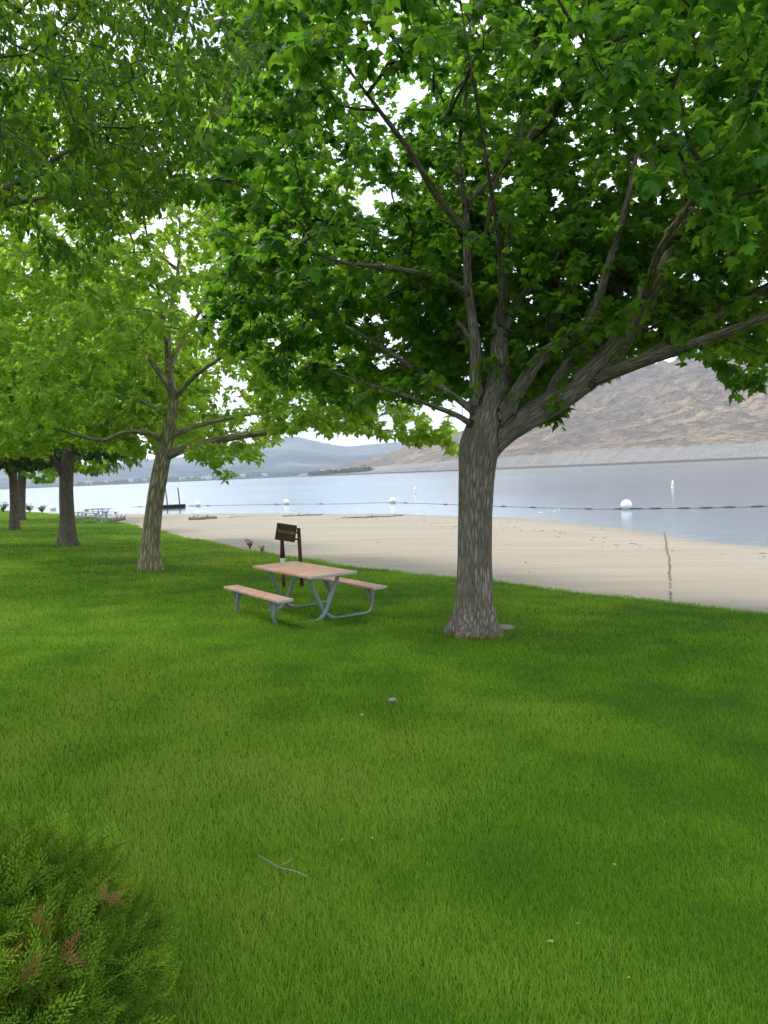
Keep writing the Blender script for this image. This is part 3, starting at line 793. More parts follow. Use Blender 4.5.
# ---- narrow leaved tree overhanging from the left
bl = np.array([-4.3, 4.9, 0.0]); bl[2] = float(terrain(bl[0], bl[1]))
def wp(*a): return np.array(a, float)
sl_ = [[catmull([bl, bl+(.02, 0, 1), bl+(.1, .05, 2.2), bl+(.15, .1, 3.4), bl+(.2, .2, 5)], 5), None, None],
       [catmull([bl+(.1, .05, 2.3), bl+(.9, .1, 3.0), bl+(1.9, .2, 3.45), bl+(2.6, .3, 3.9)], 4), None, 0],
       [catmull([bl+(.12, .05, 2.8), bl+(.8, .9, 3.5), bl+(1.6, 1.8, 4.0), bl+(2.4, 2.6, 4.3)], 4), None, 0],
       [catmull([bl+(.15, .1, 3.3), bl+(1, -.5, 4.0), bl+(2, -.9, 4.4), bl+(2.8, -1.1, 4.5)], 4), None, 0],
       [catmull([bl+(.15, .1, 3.6), bl+(.9, .3, 4.8), bl+(1.8, .7, 5.6)], 4), None, 0]]
for i, s in enumerate(sl_):
    s[1] = np.linspace(.24, .08, len(s[0])) if i == 0 else np.linspace(.05, .007, len(s[0]))
def pxl(u, v, z):
    lim = np.interp(u, [-400, 0, 30, 70, 90, 130, 180, 230, 260, 300], [260, 225, 190, 205, 250, 225, 190, 140, 60, 0])
    return ((v < lim)&(u < 275)&(z > 3.3)&((v > -60)|(rng.uniform(0, 1, len(u)) < .5)))|(((z < 0)|((u < -60)&(v < 330)))&(rng.uniform(0, 1, len(u)) < .45))
tl = crown_targets(7600, (bl[0]+1.2, bl[1]+.2), 4.0, 2.7, 7.2, pxl, .6, 1.0, 15)
ex = [P(u+rng.normal(0, 6), v+rng.normal(0, 6), 4.6+rng.normal(0, .2)) for u, v in ((18, 215), (22, 225), (60, 240), (85, 258), (95, 262), (70, 255), (40, 262), (100, 248), (75, 262), (15, 190))]
tl = np.concatenate([tl, np.array(ex)])
make_tree('overhanging_tree', 'tree with small narrow leaves whose boughs hang in from the upper left', bl, sl_, tl, (M_bark3, M_limb),
          dict(n=14, sp=.035, pet=.025, droop=.75, size=.062, t=T_ell(.27), mat=M_elm, spread=.8, bias=-.1), bl[2]+2.2, step=.2, tip=.0022, wig=.16)

# ------------------------------------------------------------------ grass
def make_grass():
    am = math.radians(37)
    rr = []; k0 = 24000.; r0 = 3.3
    n_in = int(k0*am*(r0**2-1.3**2))
    rr.append(np.sqrt(rng.uniform(1.3**2, r0**2, n_in)))
    n_out = int(k0*r0*r0*2*am*math.log(85/r0)*.92)
    rr.append(r0*np.exp(rng.uniform(0, 1, n_out)*math.log(85/r0)))
    r = np.concatenate(rr); a = rng.uniform(-am, am, len(r))
    x = r*np.sin(a); y = r*np.cos(a)
    s, q = sq(x, y); s = s-edge_off(q)
    keep = s > -.12+.22*fbm(x*3, y*3, 2, 61)-.1
    for b, rad in ((mp_, .235), (b2, .3), (b3, .34), (b4, .3)):
        keep &= np.hypot(x-b[0], y-b[1]) > rad*(1+.25*rng.uniform(-1, 1, len(x)))
    dead = np.hypot(x-mp_[0]+.02, y-mp_[1]+.28) 
    keep &= ~((dead < .22)&(rng.uniform(0, 1, len(x)) < .75))
    x = x[keep]; y = y[keep]; r = r[keep]; s = s[keep]; n = len(x)
    z = terrain(x, y)-.006
    pat = fbm(x*.45+3, y*.45, 4, 70); pat2 = fbm(x*2.2, y*2.2, 3, 75)
    far = np.clip(r/3.3, 1, None)
    hgt = (.026+.017*pat2+.012*(pat-.5))*rng.uniform(.5, 1.35, n)*np.minimum(far**.18, 1.35)
    edge = np.exp(-np.clip(s, 0, 9)/.25)*rng.uniform(0, 1, n); hgt *= 1+.25*edge
    for b in (mp_, b2, b3): hgt *= 1+.9*np.exp(-np.clip(np.hypot(x-b[0], y-b[1])-.3, 0, 9)/.15)*rng.uniform(0, 1, n)
    wid = rng.uniform(.0018, .0034, n)*far**.78
    ya = rng.uniform(0, 2*math.pi, n)
    ln = hgt*rng.uniform(.1, .75, n); la = rng.uniform(0, 2*math.pi, n)
    # mower lean, drifting over the lawn
    md = 1.2+2.4*fbm(x*.25, y*.25, 2, 90)
    lx = np.cos(la)*ln+np.cos(md)*hgt*.16; ly = np.sin(la)*ln+np.sin(md)*hgt*.16
    cx, sx = np.cos(ya)*wid*.5, np.sin(ya)*wid*.5
    B = np.stack([x, y, z], -1)
    V = np.empty((n, 5, 3))
    V[:, 0] = B; V[:, 0, 0] -= cx; V[:, 0, 1] -= sx
    V[:, 1] = B; V[:, 1, 0] += cx; V[:, 1, 1] += sx
    mid = B+np.stack([lx*.35, ly*.35, hgt*.62], -1)
    V[:, 2] = mid; V[:, 2, 0] += cx*.8; V[:, 2, 1] += sx*.8
    V[:, 3] = mid; V[:, 3, 0] -= cx*.8; V[:, 3, 1] -= sx*.8
    V[:, 4] = B+np.stack([lx, ly, hgt], -1)
    i = np.arange(n)[:, None]*5
    quad = i+np.array([[0, 1, 2, 3]]); tri = i+np.array([[3, 2, 4]])
    yel = np.clip((fbm(x*.8+11, y*.5, 3, 81)-.52)*3.2, 0, 1)
    t = .47+1.0*(pat-.5)+.6*(pat2-.5)+.26*yel+rng.normal(0, .10, n)
    t = np.where(rng.uniform(0, 1, n) < .012, .95, np.clip(t, 0, .86))
    o = mesh_obj('grass', V.reshape(-1, 3), [quad, tri], M_grass, fattr={'tint': np.concatenate([t, t])})
    tag(o, 'short thick green grass blades covering the whole lawn', 'grass', kind='stuff')
make_grass()

# ------------------------------------------------------------------ picnic tables
mpk = NT('red_planks'); o_ = mpk.obj(); n1 = mpk.noise(mpk.mapping(o_, (1.2, 26, 26)), 2.0, 5); n2 = mpk.noise(o_, 5, 4)
c = mpk.mix(n1, (.29, .135, .08), (.44, .255, .18)); c = mpk.mix(mpk.math('MULTIPLY', mpk.math('SUBTRACT', n2, .45, True), 2.2, True), c, (.40, .345, .30))
M_plank = mpk.done(mpk.pbsdf(c, .62, mpk.bump(n1, .3, .004), .3))
mpg = NT('worn_planks'); o_ = mpg.obj(); n1 = mpg.noise(mpg.mapping(o_, (1.2, 26, 26)), 2.0, 5)
M_plankend = mpg.done(mpg.pbsdf(mpg.mix(n1, (.40, .34, .29), (.58, .53, .47)), .7, None, .3))
M_galv = simple('galvanised_steel', (.24, .265, .26), .5, .3, .25, 12, .4)
M_blue = simple('faded_blue_paint', (.30, .38, .45), .6, .0, .15, 6)
def copy_tree(o, parent=None):
    c = o.copy(); COL.objects.link(c)
    if parent is not None: c.parent = parent
    for ch in list(o.children): copy_tree(ch, c)
    return c
def picnic(loc, rz, label, m_top, m_frame, m_end):
    rt = empty('picnic_table', loc, rz, label, 'picnic table', 'picnic tables on the lawn')
    Lh = 1.02; rt.scale = (.86, .86, .86)
    b = MB()
    for i in range(5):
        yy = -.33+i*.165; b.box((0, yy, .735), (2*Lh, .158, .04), bev=.006)
    top = b.build('tabletop', m_top, rt)
    for sx in (-1, 1): MB().box((sx*(Lh+.0105), 0, .735), (.02, .822, .044), bev=.004).build('end_trim', m_end, top)
    for sx in (-.70, .70): MB().box((sx, 0, .703), (.05, .70, .022), bev=.003).build('under_rail', m_frame, top)
    for sy in (-1, 1):
        b = MB()
        for i in range(2): b.box((0, sy*.82+(i-.5)*.128, .445), (2*Lh, .122, .04), bev=.006)
        bs = b.build('bench_seat', m_top, rt)
        for sx in (-1, 1): MB().box((sx*(Lh+.0105), sy*.82, .445), (.02, .255, .044), bev=.004).build('end_trim', m_end, bs)
    for sx in (-.70, .70):
        for sy in (-1, 1):
            pts = catmull([(sx+sy*.022, sy*.25, .692), (sx+sy*.022, sy*.20, .55), (sx+sy*.022, sy*.11, .36), (sx+sy*.022, sy*.035, .20), (sx+sy*.022, -sy*.02, .11), (sx+sy*.022, -sy*.09, .045), (sx+sy*.022, -sy*.17, .01)], 4)
            MB().tube(pts, .033, 10).build('leg', m_frame, rt, True)
            # ground tube that bends up into the bench support
            pts = catmull([(sx, sy*.10, .014), (sx, sy*.45, .012), (sx, sy*.76, .018), (sx, sy*.835, .065), (sx, sy*.87, .16), (sx, sy*.86, .27), (sx, sy*.83, .40), (sx, sy*.825, .424)], 4)
            bt = MB().tube(pts, np.interp(np.linspace(0, 1, len(pts)), [0, .5, .7, 1], [.022, .022, .032, .036]), 10).build('bench_support', m_frame, rt, True)
            b = MB()
            V = [(sx-.006, sy*.72, .422), (sx-.006, sy*.93, .422), (sx-.006, sy*.90, .20), (sx-.006, sy*.845, .20)]
            V += [(x+.012, y, z) for x, y, z in V]
            b.add(V, [(0, 1, 2, 3), (7, 6, 5, 4), (0, 4, 5, 1), (1, 5, 6, 2), (2, 6, 7, 3), (3, 7, 4, 0)])
            b.build('gusset', m_frame, bt)
    return rt
tpos = ground(304.5, 614.5)
TRZ = math.radians(-57)
pt = picnic(tpos, TRZ, 'near picnic table with reddish plank top and benches on grey bent legs', M_plank, M_galv, M_plankend)
f1 = ground(91, 523); f2 = ground(101, 518.5)
pf = picnic(f1, TRZ+.9, 'tiny far picnic table with pale blue seats, just right of the brown trunk', M_blue, M_blue, M_blue)
pf2 = copy_tree(pf); pf2.location = Vector(f2); pf2.rotation_euler.z = TRZ+.3
pf2['label'] = 'small dark topped picnic table behind the pale blue one near the water'
M_dtop = simple('weathered_planks', (.14, .13, .13), .7)
for ch in pf2.children:
    if ch.name.startswith('tabletop'):
        ch.data = ch.data.copy(); ch.data.materials[0] = M_dtop

# ------------------------------------------------------------------ sign
M_signb = simple('brown_sign_paint', (.050, .025, .010), .55, 0, .4, 14)
M_post = simple('red_brown_post', (.075, .022, .014), .7, 0, .35, 10)
M_white = simple('white_paint', (.74, .73, .70), .5, 0, .06, 6)
M_dim = simple('faded_lettering', (.30, .27, .21), .6)
sp = ground(302, 587); sy_ = sp[1]; sl2 = P(284, 589, sy_); k_ = sy_/F
rt = empty('beach_sign', (sp[0], sp[1], sp[2]), 0, 'brown sign board tilted on two dark red posts at the edge of the sand', 'sign')
def loc(u, v, dy=0): return P(u, v, sy_+dy)-sp
top_r = loc(298.6, 528); bot_r = loc(302, 588)
pb = MB(); pb.tube([bot_r-(0, 0, .1), (bot_r+top_r)/2, top_r], [.036, .036, .034], 10)
post = pb.build('post', M_post, rt, True)
for v in (532.5, 539):
    a = loc(294, v); b_ = loc(300, v+.4); MB().tube([a, b_], .017, 8).build('bracket', M_signb, rt)
bot_l = loc(284, 590); top_l = loc(281.6, 536)
p1 = loc(282.9, 565); p2 = loc(282.6, 558)
pb = MB(); pb.tube([bot_l-(0, 0, .1), p1], .034, 10); pb.tube([p2, top_l+(0, .045, 0)], [.048, .03], 10)
lp = pb.build('post', M_post, rt, True)
MB().tube([p1, p2], .044, 10).build('white_band', M_white, lp)
c0 = loc(286, 532.5, -.06); ax = loc(296, 534.2, -.06)-loc(276, 531.2, -.06); bw_, bh = np.linalg.norm(ax), 17.0*k_
ang = math.atan2(-(ax[2]), ax[0])
Rb = np.array(Euler((0, ang, 0)).to_matrix())
bd = MB().box(c0, (bw_, .035, bh), Rb, .006).build('board', M_signb, rt)
lb = MB(); x = -bw_*.38
while x < bw_*.36:
    ww = random.uniform(.011, .02); hh = .055
    kind = random.random()
    lb.box(c0+Rb @ np.array([x, -.0205, .012]), (.006, .005, hh), Rb)
    lb.box(c0+Rb @ np.array([x+ww*.55, -.0205, .012+random.choice((-.024, 0, .024))]), (ww*.75, .0042, .007), Rb)
    if kind > .45: lb.box(c0+Rb @ np.array([x+ww, -.0205, .012+random.uniform(-.008, .008)]), (.006, .005, hh*random.uniform(.6, 1)), Rb)
    x += ww+.014
lb.build('lettering', M_dim, bd)

# ------------------------------------------------------------------ things on the water
M_buoy = simple('white_buoy_plastic', (.80, .80, .79), .35, 0, .05, 4, .4)
M_rope = simple('dark_float_line', (.10, .09, .075), .8, 0, .4, 3)
M_pale = simple('bleached_driftwood', (.52, .48, .42), .9, 0, .25, 8)
M_drift = simple('grey_driftwood', (.22, .19, .16), .9, 0, .35, 6)
M_dark_w = simple('dark_wet_timber', (.03, .026, .024), .8, 0, .4, 5)
def buoy(u, v, d, label):
    p = on_water(u, v); rt = empty('buoy', p, 0, label, 'buoy', 'white buoys on the float line')
    MB().sphere((0, 0, d*.36), d*.5, 24, 14).build('float', M_buoy, rt, True)
    b = MB(); n = 24
    V = []; F_ = []
    for j in range(n):
        a = 2*math.pi*j/n
        for rr, zz in ((.50, .33), (.525, .345), (.525, .375), (.50, .39)): V.append((d*rr*math.cos(a), d*rr*math.sin(a), d*zz))
        for k in range(3): F_.append((j*4+k, ((j+1) % n)*4+k, ((j+1) % n)*4+k+1, j*4+k+1))
    b.add(np.array(V), F_); b.build('seam_band', M_buoy, rt, True)
    pts = [(.04*math.cos(a), 0, d*.86+.05*math.sin(a)) for a in np.linspace(-.4, math.pi+.4, 9)]
    MB().tube(pts, .012, 6).build('lifting_eye', M_rope, rt, True)
    return p
p1 = buoy(626.5, 509, .62, 'largest white round buoy, on the float line right of the maple')
p2 = buoy(393, 502.8, .56, 'white round buoy just left of the maple trunk')
p3 = buoy(286.5, 504.2, .56, 'white round buoy straight above the brown sign')
p4 = buoy(198, 506, .60, 'small white round buoy beside the dark swim float')
p5 = buoy(53, 510, .75, 'white buoy between the two leftmost trunks and the brown one')
pr = on_water(900, 502.5)
line = []
ctl = [on_water(1250, 492), pr, on_water(768, 506.4), on_water(700, 508.2), p1, on_water(585, 509), on_water(500, 506.5), p2, on_water(340, 504), p3, on_water(245, 505), p4, on_water(130, 507)]
cp = catmull(ctl, 14)
rt = empty('float_line', p1, 0, 'long dark float line strung across the water between the white buoys', 'float line')
MB().tube(cp-p1+(0, 0, .01), .016, 6).build('rope', M_rope, rt, True)
L_ = np.concatenate([[0], np.cumsum(np.linalg.norm(np.diff(cp, axis=0), axis=1))])
for s in np.cumsum(rng.uniform(.75, 1.6, 400)):
    if s > L_[-1]-1: break
    q = np.array([np.interp(s, L_, cp[:, i]) for i in range(3)]); q2 = np.array([np.interp(s+.62, L_, cp[:, i]) for i in range(3)])
    uu = proj(q)[0][0]
    if uu < 900 and (uu > 655 or rng.uniform() < .22): MB().tube([q-p1+(0, 0, .02), (q+q2)/2-p1+(0, 0, .03), q2-p1+(0, 0, .02)], [.035, .052, .035] if uu > 655 else [.03, .05, .03], 7).build('float', M_rope, rt, True)
for i, (u, v, hh, lab) in enumerate(((672.5, 488, .72, 'thin white marker buoy far out beyond the largest round buoy'), (415, 493, .8, 'faint thin marker buoy out past the white buoy left of the maple'))):
    p = on_water(u, v); rt = empty('marker_buoy', p, 0, lab, 'marker buoy', 'slim marker buoys')
    MB().tube([(0, 0, -.1), (0, 0, .05), (.02, 0, hh*.55), (.03, 0, hh)], [.12, .13, .09, .05], 10).build('spar', M_buoy, rt, True)
    MB().tube([(.015, 0, hh*.36), (.02, 0, hh*.46)], [.112, .106], 10).build('colour_band', simple('orange_band', (.5, .16, .07), .5), rt)
# swim float
pd = on_water(172, 508.2); kd = pd[1]/F
rt = empty('swim_float', pd, math.radians(4), 'dark low swim float with two upright poles near the shore', 'swim float')
b = MB()
for i in range(9): b.box((-1.35+i*.30, 0, .32), (.27, 2.0, .06), bev=.01)
b.build('deck', M_dark_w, rt)
b = MB()
for sy in (-.7, .7): MB().box((-.15, sy, .13), (2.7, .35, .30), bev=.04).build('pontoon', M_dark_w, rt)
for x in (-.42, .80):
    MB().tube([(x, 0, -.2), (x-.04, 0, 1.0), (x-.12, 0, 2.05)], [.06, .06, .05], 10).build('pole', M_dark_w, rt, True)

# driftwood at the waterline
def log(u, v, Lg, r, ang, mat, label, knots=3):
    p = ground(u, v); rt = empty('driftwood_log', p, ang, label, 'driftwood', 'driftwood logs along the beach')
    xs = np.linspace(-Lg/2, Lg/2, 10)
    pts = np.column_stack([xs, .05*Lg*np.sin(xs*3/Lg+random.random()*3)*.5, r*.7+.02*np.sin(xs*5)])
    rr = np.interp(xs, [-Lg/2, Lg/2], [r, r*.55])*(1+rng.normal(0, .07, 10))
    MB().tube(pts, rr, 9).build('log', mat, rt, True)
    for i in range(knots):
        x = random.uniform(-.4, .4)*Lg; MB().tube([(x, 0, r*.8), (x+.1, random.uniform(-.15, .15), r+.1), (x+.2, random.uniform(-.2, .2), r+.22)], [r*.35, r*.25, r*.12], 6).build('branch_stub', mat, rt, True)
log(203, 519.5, 1.7, .13, .5, M_drift, 'grey driftwood log on sand below the swim float')
log(303, 516, 2.6, .06, .1, M_drift, 'thin dark driftwood pole on the sand above the sign')
log(372, 517.5, 3.6, .06, -.05, M_drift, 'long thin dark driftwood pole on sand left of the maple')
log(551, 513.5, 1.6, .075, .35, M_pale, 'bleached pale driftwood log at the waterline right of the maple')
log(118, 521, .9, .14, .3, M_drift, 'dark stump of driftwood beside the far picnic tables')
log(230, 517.5, 2.2, .05, .0, M_pale, 'pale stick of driftwood lying right of the grey log')

# wrack of small debris along the beach
b = MB()
for i in range(230):
    q = rng.uniform(4, 62); w_ = float(np.interp(q, WQ, WW)); f = np.clip(rng.normal(.74, .05), .3, .97) if rng.uniform() < .7 else rng.uniform(.08, .95)
    s = -w_*f+float(edge_off(q)); p = A0+UQ*q+NS*s; z = float(terrain(*p))
    L1 = rng.uniform(.03, .22) if f > .6 else rng.uniform(.02, .07); a = rz+rng.normal(0, .6)
    d = np.array([math.cos(a), math.sin(a), 0])*L1/2; c_ = np.array([p[0], p[1], z+.008])
    b.tube([c_-d, c_+(0, 0, .006), c_+d], [.006, .012, .006], 5)
tag(b.build('beach_debris', M_drift), 'scattered twigs and pebbles washed up on the sand', 'debris', kind='stuff')
# rut with dry weeds running across the sand
b = MB(); g0 = ground(669.5, 604); g1 = ground(666, 531)
for i in range(420):
    t = rng.uniform(0, 1)**.8; c_ = g0+(g1-g0)*t; perp = np.array([.97, .2, 0])
    c_ = c_+perp*(.012*math.sin(t*19)+.010*math.sin(t*47)+.05*math.sin(t*5)+rng.normal(0, .010)); c_[2] = float(terrain(c_[0], c_[1]))+.004
    a = rng.uniform(0, 6.28); L1 = rng.uniform(.02, .06)
    d = np.array([math.cos(a), math.sin(a), 0])*L1/2
    b.tube([c_-d, c_+(0, 0, rng.uniform(.005, .02)), c_+d], [.004, .008, .004], 4)
tag(b.build('weed_line', simple('dry_weed_line', (.20, .17, .125), .95, 0, .4, 9)), 'narrow dark line of dry weeds running across the sand to water', 'weeds', kind='stuff')

# ------------------------------------------------------------------ small things on the lawn
def stone(u, v, sx, sy, sz, mat, name, label, cat, rot=0, up=.3):
    p = ground(u, v); o = MB().sphere((0, 0, 0), 1, 18, 12).build(name, mat, None, True)
    co_ = np.empty(len(o.data.vertices)*3, np.float32); o.data.vertices.foreach_get('co', co_); c3 = co_.reshape(-1, 3)
    nn = 1+.28*(fbm(c3[:, 0]*1.7+u, c3[:, 1]*1.7+c3[:, 2]*1.3, 3, 8)-.5)
    c3 *= nn[:, None]*np.array([sx, sy, sz]); o.data.vertices.foreach_set('co', c3.ravel()); o.data.update()
    o.location = Vector(p+(0, 0, sz*up)); o.rotation_euler.z = rot
    return tag(o, label, cat)
M_stone = simple('pale_stone', (.24, .215, .18), .9, 0, .3, 14, .2, .5)
stone(502, 630, .17, .075, .05, M_stone, 'stone', 'flat pale stone wedged against the foot of the maple', 'stone', .25, .35)
stone(392.5, 704, .032, .022, .02, M_stone, 'stone', 'small grey stone lying alone in the middle of the lawn', 'stone', .3, 1.6)
stone(362, 719, .018, .013, .012, M_stone, 'stone', 'tiny brown stone in the lawn left of the grey one', 'stone', .8, 2.4)
# soil at the foot of the maple
M_soil = simple('dry_soil', (.16, .10, .065), 1, 0, .4, 12, .1, .6)
b = MB()
for i in range(60):
    a = rng.uniform(3.3, 6.1); r_ = rng.uniform(.24, .42); p = mp_+(math.cos(a)*r_, math.sin(a)*r_, 0); p[2] = float(terrain(p[0], p[1]))+.012
    a2 = rng.uniform(0, 6.28); d = np.array([math.cos(a2), math.sin(a2), 0])*rng.uniform(.015, .05)
    b.tube([p-d, p+(0, 0, .012), p+d], [.006, .014, .006], 5)
tag(b.build('bark_litter', M_soil), 'brown bark litter around the foot of the maple', 'litter', kind='stuff')
# fallen stick
M_stick = simple('dry_twig', (.22, .185, .145), .85, 0, .25, 20)
pa = ground(258, 868); pb_ = ground(307, 888); pm = ground(280, 879)
rt = empty('fallen_stick', pm, 0, 'dry curved forked stick lying on the near lawn', 'stick')
up_ = np.array([0, 0, .055])
main = catmull([pa-pm+up_+(0, 0, .006), (pa-pm)*.45+up_, up_+(.0, -.012, .002), (pb_-pm)*.55+up_, pb_-pm+up_*.9], 4)
MB().tube(main, np.linspace(.0018, .0036, len(main)), 7).build('stem', M_stick, rt, True)
MB().tube([up_, up_+(.035, .015, .008), up_+(.05, .05, .012)], [.0022, .0016, .001], 6).build('side_twig', M_stick, rt, True)
# fallen leaves
VL, TL = T_simple(); base_leaf = None
for i, (u, v) in enumerate(((553, 954), (605, 857), (343, 850), (629, 993), (616, 876), (577, 937), (723, 891), (372, 848))):
    p = ground(u, v); sz = .026 if i == 0 else random.uniform(.010, .016)
    if base_leaf is None:
        base_leaf = mesh_obj('fallen_leaf', VL, [TL], M_yleaf, fattr={'tint': np.full(len(TL), .5)}); o = base_leaf
    else:
        o = base_leaf.copy(); COL.objects.link(o)
    o.location = Vector(p+(0, 0, .052)); o.scale = (sz,)*3; o.rotation_euler = (random.uniform(-.5, .5), random.uniform(-.5, .5), random.uniform(0, 6))
    tag(o, 'largest yellow leaf lying low on the near lawn' if i == 0 else 'tiny pale yellow leaf fleck lying in the grass', 'leaf', 'yellow leaves fallen on the lawn')

# reddish weeds at the edge of the sand and bank shrubs
def weed(u, v, h, n, label, mat, cat, name, group, sp=.5, lf=.07):
    p = ground(u, v); rt = empty(name, p, 0, label, cat, group); b = MB(); bs = []; dv = []
    for i in range(n):
        a = rng.uniform(0, 6.28); r_ = rng.uniform(.1, sp)*h; e = np.array([math.cos(a)*r_, math.sin(a)*r_, h*rng.uniform(.5, 1)])
        b.tube([e*(.1, .1, 0), e*(.5, .5, .6), e], [.006, .005, .002], 5)
        for k in range(7):
            t = rng.uniform(.3, 1); bs.append(e*(t, t, t)); dv.append((rng.normal(), rng.normal(), rng.uniform(.0, 1)))
    b.build('stems', mat, rt, True)
    bs = np.array(bs); dv = np.array(dv); m_ = len(bs)
    leaf_mesh('leaves', bs, dv, rng.normal(0, .5, (m_, 3))+(0, 0, 1), rng.uniform(.6, 1.2, m_)*lf, rng.uniform(0, 1, m_), T_ell(.2), mat, rt)
weed(250, 548.5, .30, 12, 'reddish dry weed clump at the sand edge left of the sign', M_red, 'weed', 'dry_weed', 'reddish weeds at the sand edge')
weed(262, 553, .22, 8, 'smaller reddish weed right beside the bigger clump near the sign', M_red, 'weed', 'dry_weed', 'reddish weeds at the sand edge')
for i, (u, v, h, lab) in enumerate(((3, 512, .9, 'dark low shrub at the bank on the far left edge'), (30, 512, .8, 'thin shrub on the bank between the left trunks and the brown one'), (42, 512.5, .6, 'sparse weed tuft on the bank left of the white buoy'), (87, 513, .4, 'small weed tuft on the bank beside the far tables'))):
    weed(u, v, h, 26, lab, M_willow if i else M_dark, 'shrub', 'bank_shrub', 'shrubs along the far bank', .6, .22)

# ------------------------------------------------------------------ cedar shrub in the near left corner
def cedar():
    c = np.array([-1.52, 2.15, 0.0]); c[2] = float(terrain(c[0], c[1]))
    rt = empty('cedar_shrub', c, 0, 'feathery low evergreen shrub with a few brown tips in the near left corner', 'shrub')
    # one flat spray of scale leaves: stem with alternate branchlets
    tv = []; tf = []; tt = []
    def scale(p, d, l, w_, t):
        d = np.array(d)/np.linalg.norm(d); s_ = np.array([-d[1], d[0], 0]); k = len(tv)
        p = np.array(p, float); up = np.array([0, 0, .0012])
        tv.extend([p, p+d*l*.5+s_*w_+up, p+d*l, p+d*l*.5-s_*w_+up]); tf.append((k, k+1, k+2, k+3)); tt.append(t)
    for i in range(11):
        y = i*.0085; scale((0, y, 0), (0, 1, 0), .012, .0016, .35)
        side = 1 if i % 2 else -1; ln = .045*(1-i/13)+.010
        a = .75-.02*i; d = (side*math.sin(a), math.cos(a), 0)
        nseg = max(2, int(ln/.0095))
        for k in range(nseg):
            p = (d[0]*k*.0095, y+d[1]*k*.0095, -.0012*k)
            scale(p, d, .0125, .0024*(1-.3*k/nseg), .3+.6*(k+1)/nseg)
            if k and k < nseg-1:
                s2_ = 1 if k % 2 else -1; a2 = math.atan2(d[0], d[1])+s2_*.6; d2 = (math.sin(a2), math.cos(a2), 0)
                scale(p, d2, .0135, .0020, .8)
    tv = np.array(tv); tf = np.array(tf); tt = np.array(tt)
    def sprays(n, sel, seed):
        r_ = np.random.default_rng(seed)
        th = r_.uniform(0, 2*math.pi, n); h = r_.uniform(0, 1, n)
        el = np.arcsin(h)
        lump = 1+.26*(fbm(th*2.6, el*4, 3, 51)-.5)*2
        rad = r_.uniform(.62, 1.03, n)*lump
        a = np.array([.77, .77, .55])
        nrm = np.stack([np.cos(th)*np.cos(el), np.sin(th)*np.cos(el), np.sin(el)], -1)
        p = nrm*rad[:, None]*a; p[:, 2] += .02
        return p, nrm, rad, lump
    def inst(name, p, nrm, rad, scale_, mat, tint_off, parent):
        n = len(p)
        y = nrm*.8+np.array([0, 0, .45])+rng.normal(0, .42, (n, 3)); y /= np.linalg.norm(y, axis=1, keepdims=True)
        z = rng.normal(0, 1, (n, 3)); x = np.cross(y, z); x /= np.linalg.norm(x, axis=1, keepdims=True); z = np.cross(x, y)
        cur = tv[:, 1]**2*-4
        V = p[:, None]+scale_[:, None, None]*(tv[None, :, 0:1]*x[:, None]+tv[None, :, 1:2]*y[:, None]+(tv[:, 2]+cur)[None, :, None]*z[:, None])
        k = len(tv); Fc = (tf[None]+(np.arange(n)*k)[:, None, None]).reshape(-1, 4)
        ti = np.clip(tt[None]*.85+tint_off[:, None], 0, 1)
        return mesh_obj(name, V.reshape(-1, 3), [Fc], mat, parent, fattr={'tint': ti.ravel()})
    p, nrm, rad, lump = sprays(9500, None, 4)
    ok = p[:, 1] < 9
    inst('foliage', p, nrm, rad, rng.uniform(.6, 1.15, len(p)), M_cedar, rng.normal(0, .13, len(p))-.08, rt)
    # brown clusters
    cl = []
    for (u, v, n) in ((104, 903, 4), (40, 935, 3), (66, 955, 2), (5, 965, 4), (28, 985, 2), (72, 868, 1)):
        d = ray(u, v); best = None
        for t in np.linspace(1.2, 3.4, 400):
            q = CAM+d*t-c
            if (q[0]/.80)**2+(q[1]/.80)**2+(q[2]/.66)**2 < 1.0: best = q; break
        if best is not None:
            for _ in range(n): cl.append(best+rng.normal(0, .010, 3)+(0, 0, .01))
    cl = np.array(cl); nb = cl/np.linalg.norm(cl, axis=1, keepdims=True)
    inst('dead_sprays', cl, nb, np.ones(len(cl)), rng.uniform(.38, .62, len(cl)), M_brown, rng.normal(0, .2, len(cl)), rt)
    b = MB()
    for i in range(90):
        th = rng.uniform(0, 6.28); el = rng.uniform(.15, 1.5); r_ = .85
        e = np.array([math.cos(th)*math.cos(el)*.8, math.sin(th)*math.cos(el)*.8, math.sin(el)*.66])*r_
        b.tube([e*.02, e*.5+rng.normal(0, .03, 3), e], [.014, .008, .003], 5)
    b.build('stems', simple('cedar_stem', (.10, .055, .03), .9, 0, .3, 20), rt, True)
cedar()

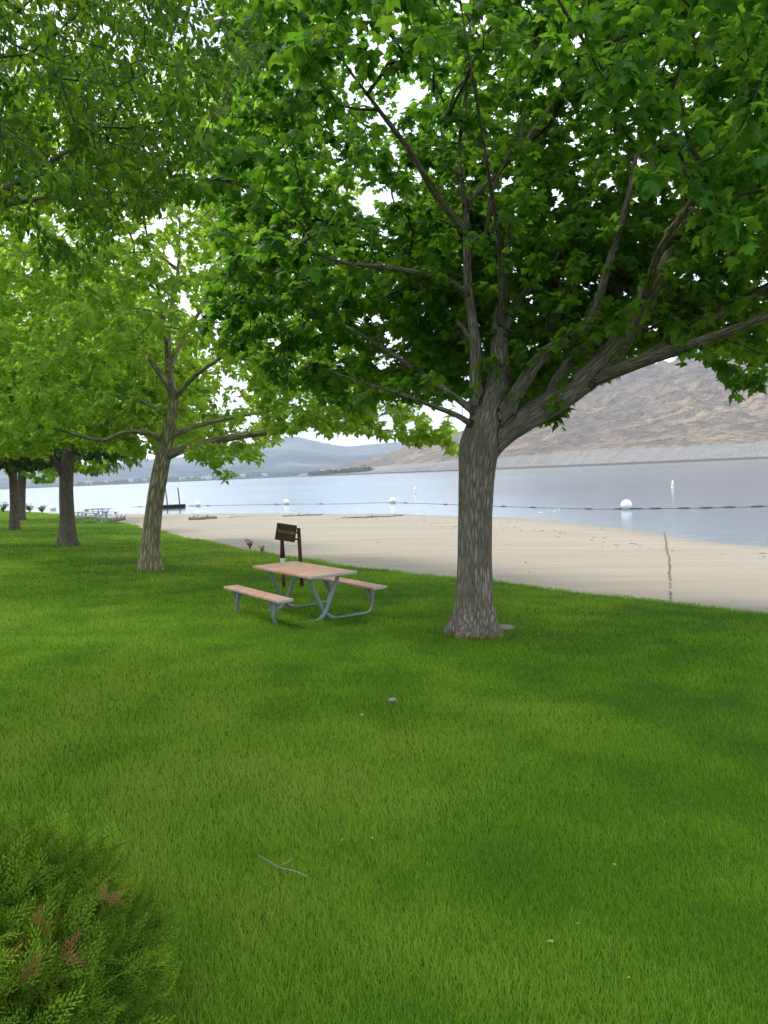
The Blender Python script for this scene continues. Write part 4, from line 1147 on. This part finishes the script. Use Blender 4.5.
# ------------------------------------------------------------------ far shore: houses and tree belt
M_hw = simple('pale_house_wall', (.62, .60, .57), .8, 0, .1, .2); M_hr = simple('grey_house_roof', (.20, .20, .22), .8, 0, .1, .2)
M_win = simple('dark_window', (.05, .06, .07), .2)
def hill_z(o):
    me = o.data; n = len(me.vertices); V = np.empty(n*3, np.float32); me.vertices.foreach_get('co', V); return V.reshape(-1, 3)
LV = hill_z(lh)
def house_proto():
    rt = empty('house', (0, 0, 0), 0, 'tiny pale house on the far shore below the blue hills', 'house', 'houses on the far shore')
    MB().box((0, 0, 2.5), (13, 9, 9)).build('wall', M_hw, rt)
    V = [(-7, -5.2, 7), (7, -5.2, 7), (7, 5.2, 7), (-7, 5.2, 7), (-7, 0, 10.5), (7, 0, 10.5)]
    b = MB(); b.add(np.array(V, float), [(0, 1, 5, 4), (2, 3, 4, 5), (0, 4, 3), (1, 2, 5), (3, 2, 1, 0)]); b.build('roof', M_hr, rt)
    for x in (-4, 0, 4): MB().box((x, -4.52, 4.3), (1.8, .12, 1.6)).build('window', M_win, rt)
    return rt
hp = house_proto()
for i, (u, dd) in enumerate(((132, 60), (147, 150), (186, 40), (195, 220), (206, 100), (213, 30), (222, 300), (231, 160), (244, 60), (108, 100), (90, 40), (268, 90))):
    d = float(np.interp(u, us2, [2300]*3+[2200, 2100, 2100, 2200, 2300, 2600, 2800, 2800, 2800]))+45+dd
    x = (u-384)/F*d; j = int(np.argmin(np.hypot(LV[:, 0]-x, LV[:, 1]-d)))
    o = hp if i == 0 else copy_tree(hp)
    o.location = Vector(LV[j]); o.rotation_euler.z = random.uniform(-.5, .5); s = random.uniform(.8, 1.5); o.scale = (s, 1, random.uniform(.7, 1.1))
bs = []; 
RV = hill_z(rh)
for i in range(900):
    if i < 450:
        u = rng.uniform(312, 372); d = float(np.interp(u, us, [1500, 1250, 1000, 800, 700, 650, 610, 590, 560, 520, 500]))+rng.uniform(20, 45); VV = RV
    else:
        u = rng.uniform(80, 300); d = 2150+rng.uniform(20, 420); VV = LV
    x = (u-384)/F*d; j = int(np.argmin(np.hypot(VV[:, 0]-x, VV[:, 1]-d))); bs.append((x, d, VV[j][2]))
bs = np.array(bs); n = len(bs); reps = 14
b0 = np.repeat(bs, reps, 0)+rng.normal(0, 1, (n*reps, 3))*np.array([3.2, 3.2, 1.8])+(0, 0, 2.5)
M_ftree = leaf_mat('far_tree_leaf', [(0, (.03, .05, .02)), (1, (.07, .10, .035))], [(0, (.04, .07, .02)), (1, (.09, .13, .03))], .3)
ft = leaf_mesh('far_treeline', b0, rng.normal(0, 1, b0.shape), rng.normal(0, 1, b0.shape), rng.uniform(1.5, 3.2, len(b0)), rng.uniform(0, 1, len(b0)), T_far(), M_ftree, None)
tag(ft, 'dark specks of trees along the far shore', 'trees', kind='stuff')

# ------------------------------------------------------------------ render settings
SC.view_settings.view_transform = 'Standard'; SC.view_settings.look = 'None'
SC.view_settings.exposure = 1.38; SC.view_settings.gamma = 1.0
cy = SC.cycles
cy.max_bounces = 9; cy.diffuse_bounces = 6; cy.glossy_bounces = 2; cy.transmission_bounces = 6; cy.volume_bounces = 0; cy.transparent_max_bounces = 4
cy.use_denoising = True
try: cy.denoiser = 'OPENIMAGEDENOISE'
except Exception: pass
cy.sample_clamp_indirect = 4.0
cy.caustics_reflective = False; cy.caustics_refractive = False
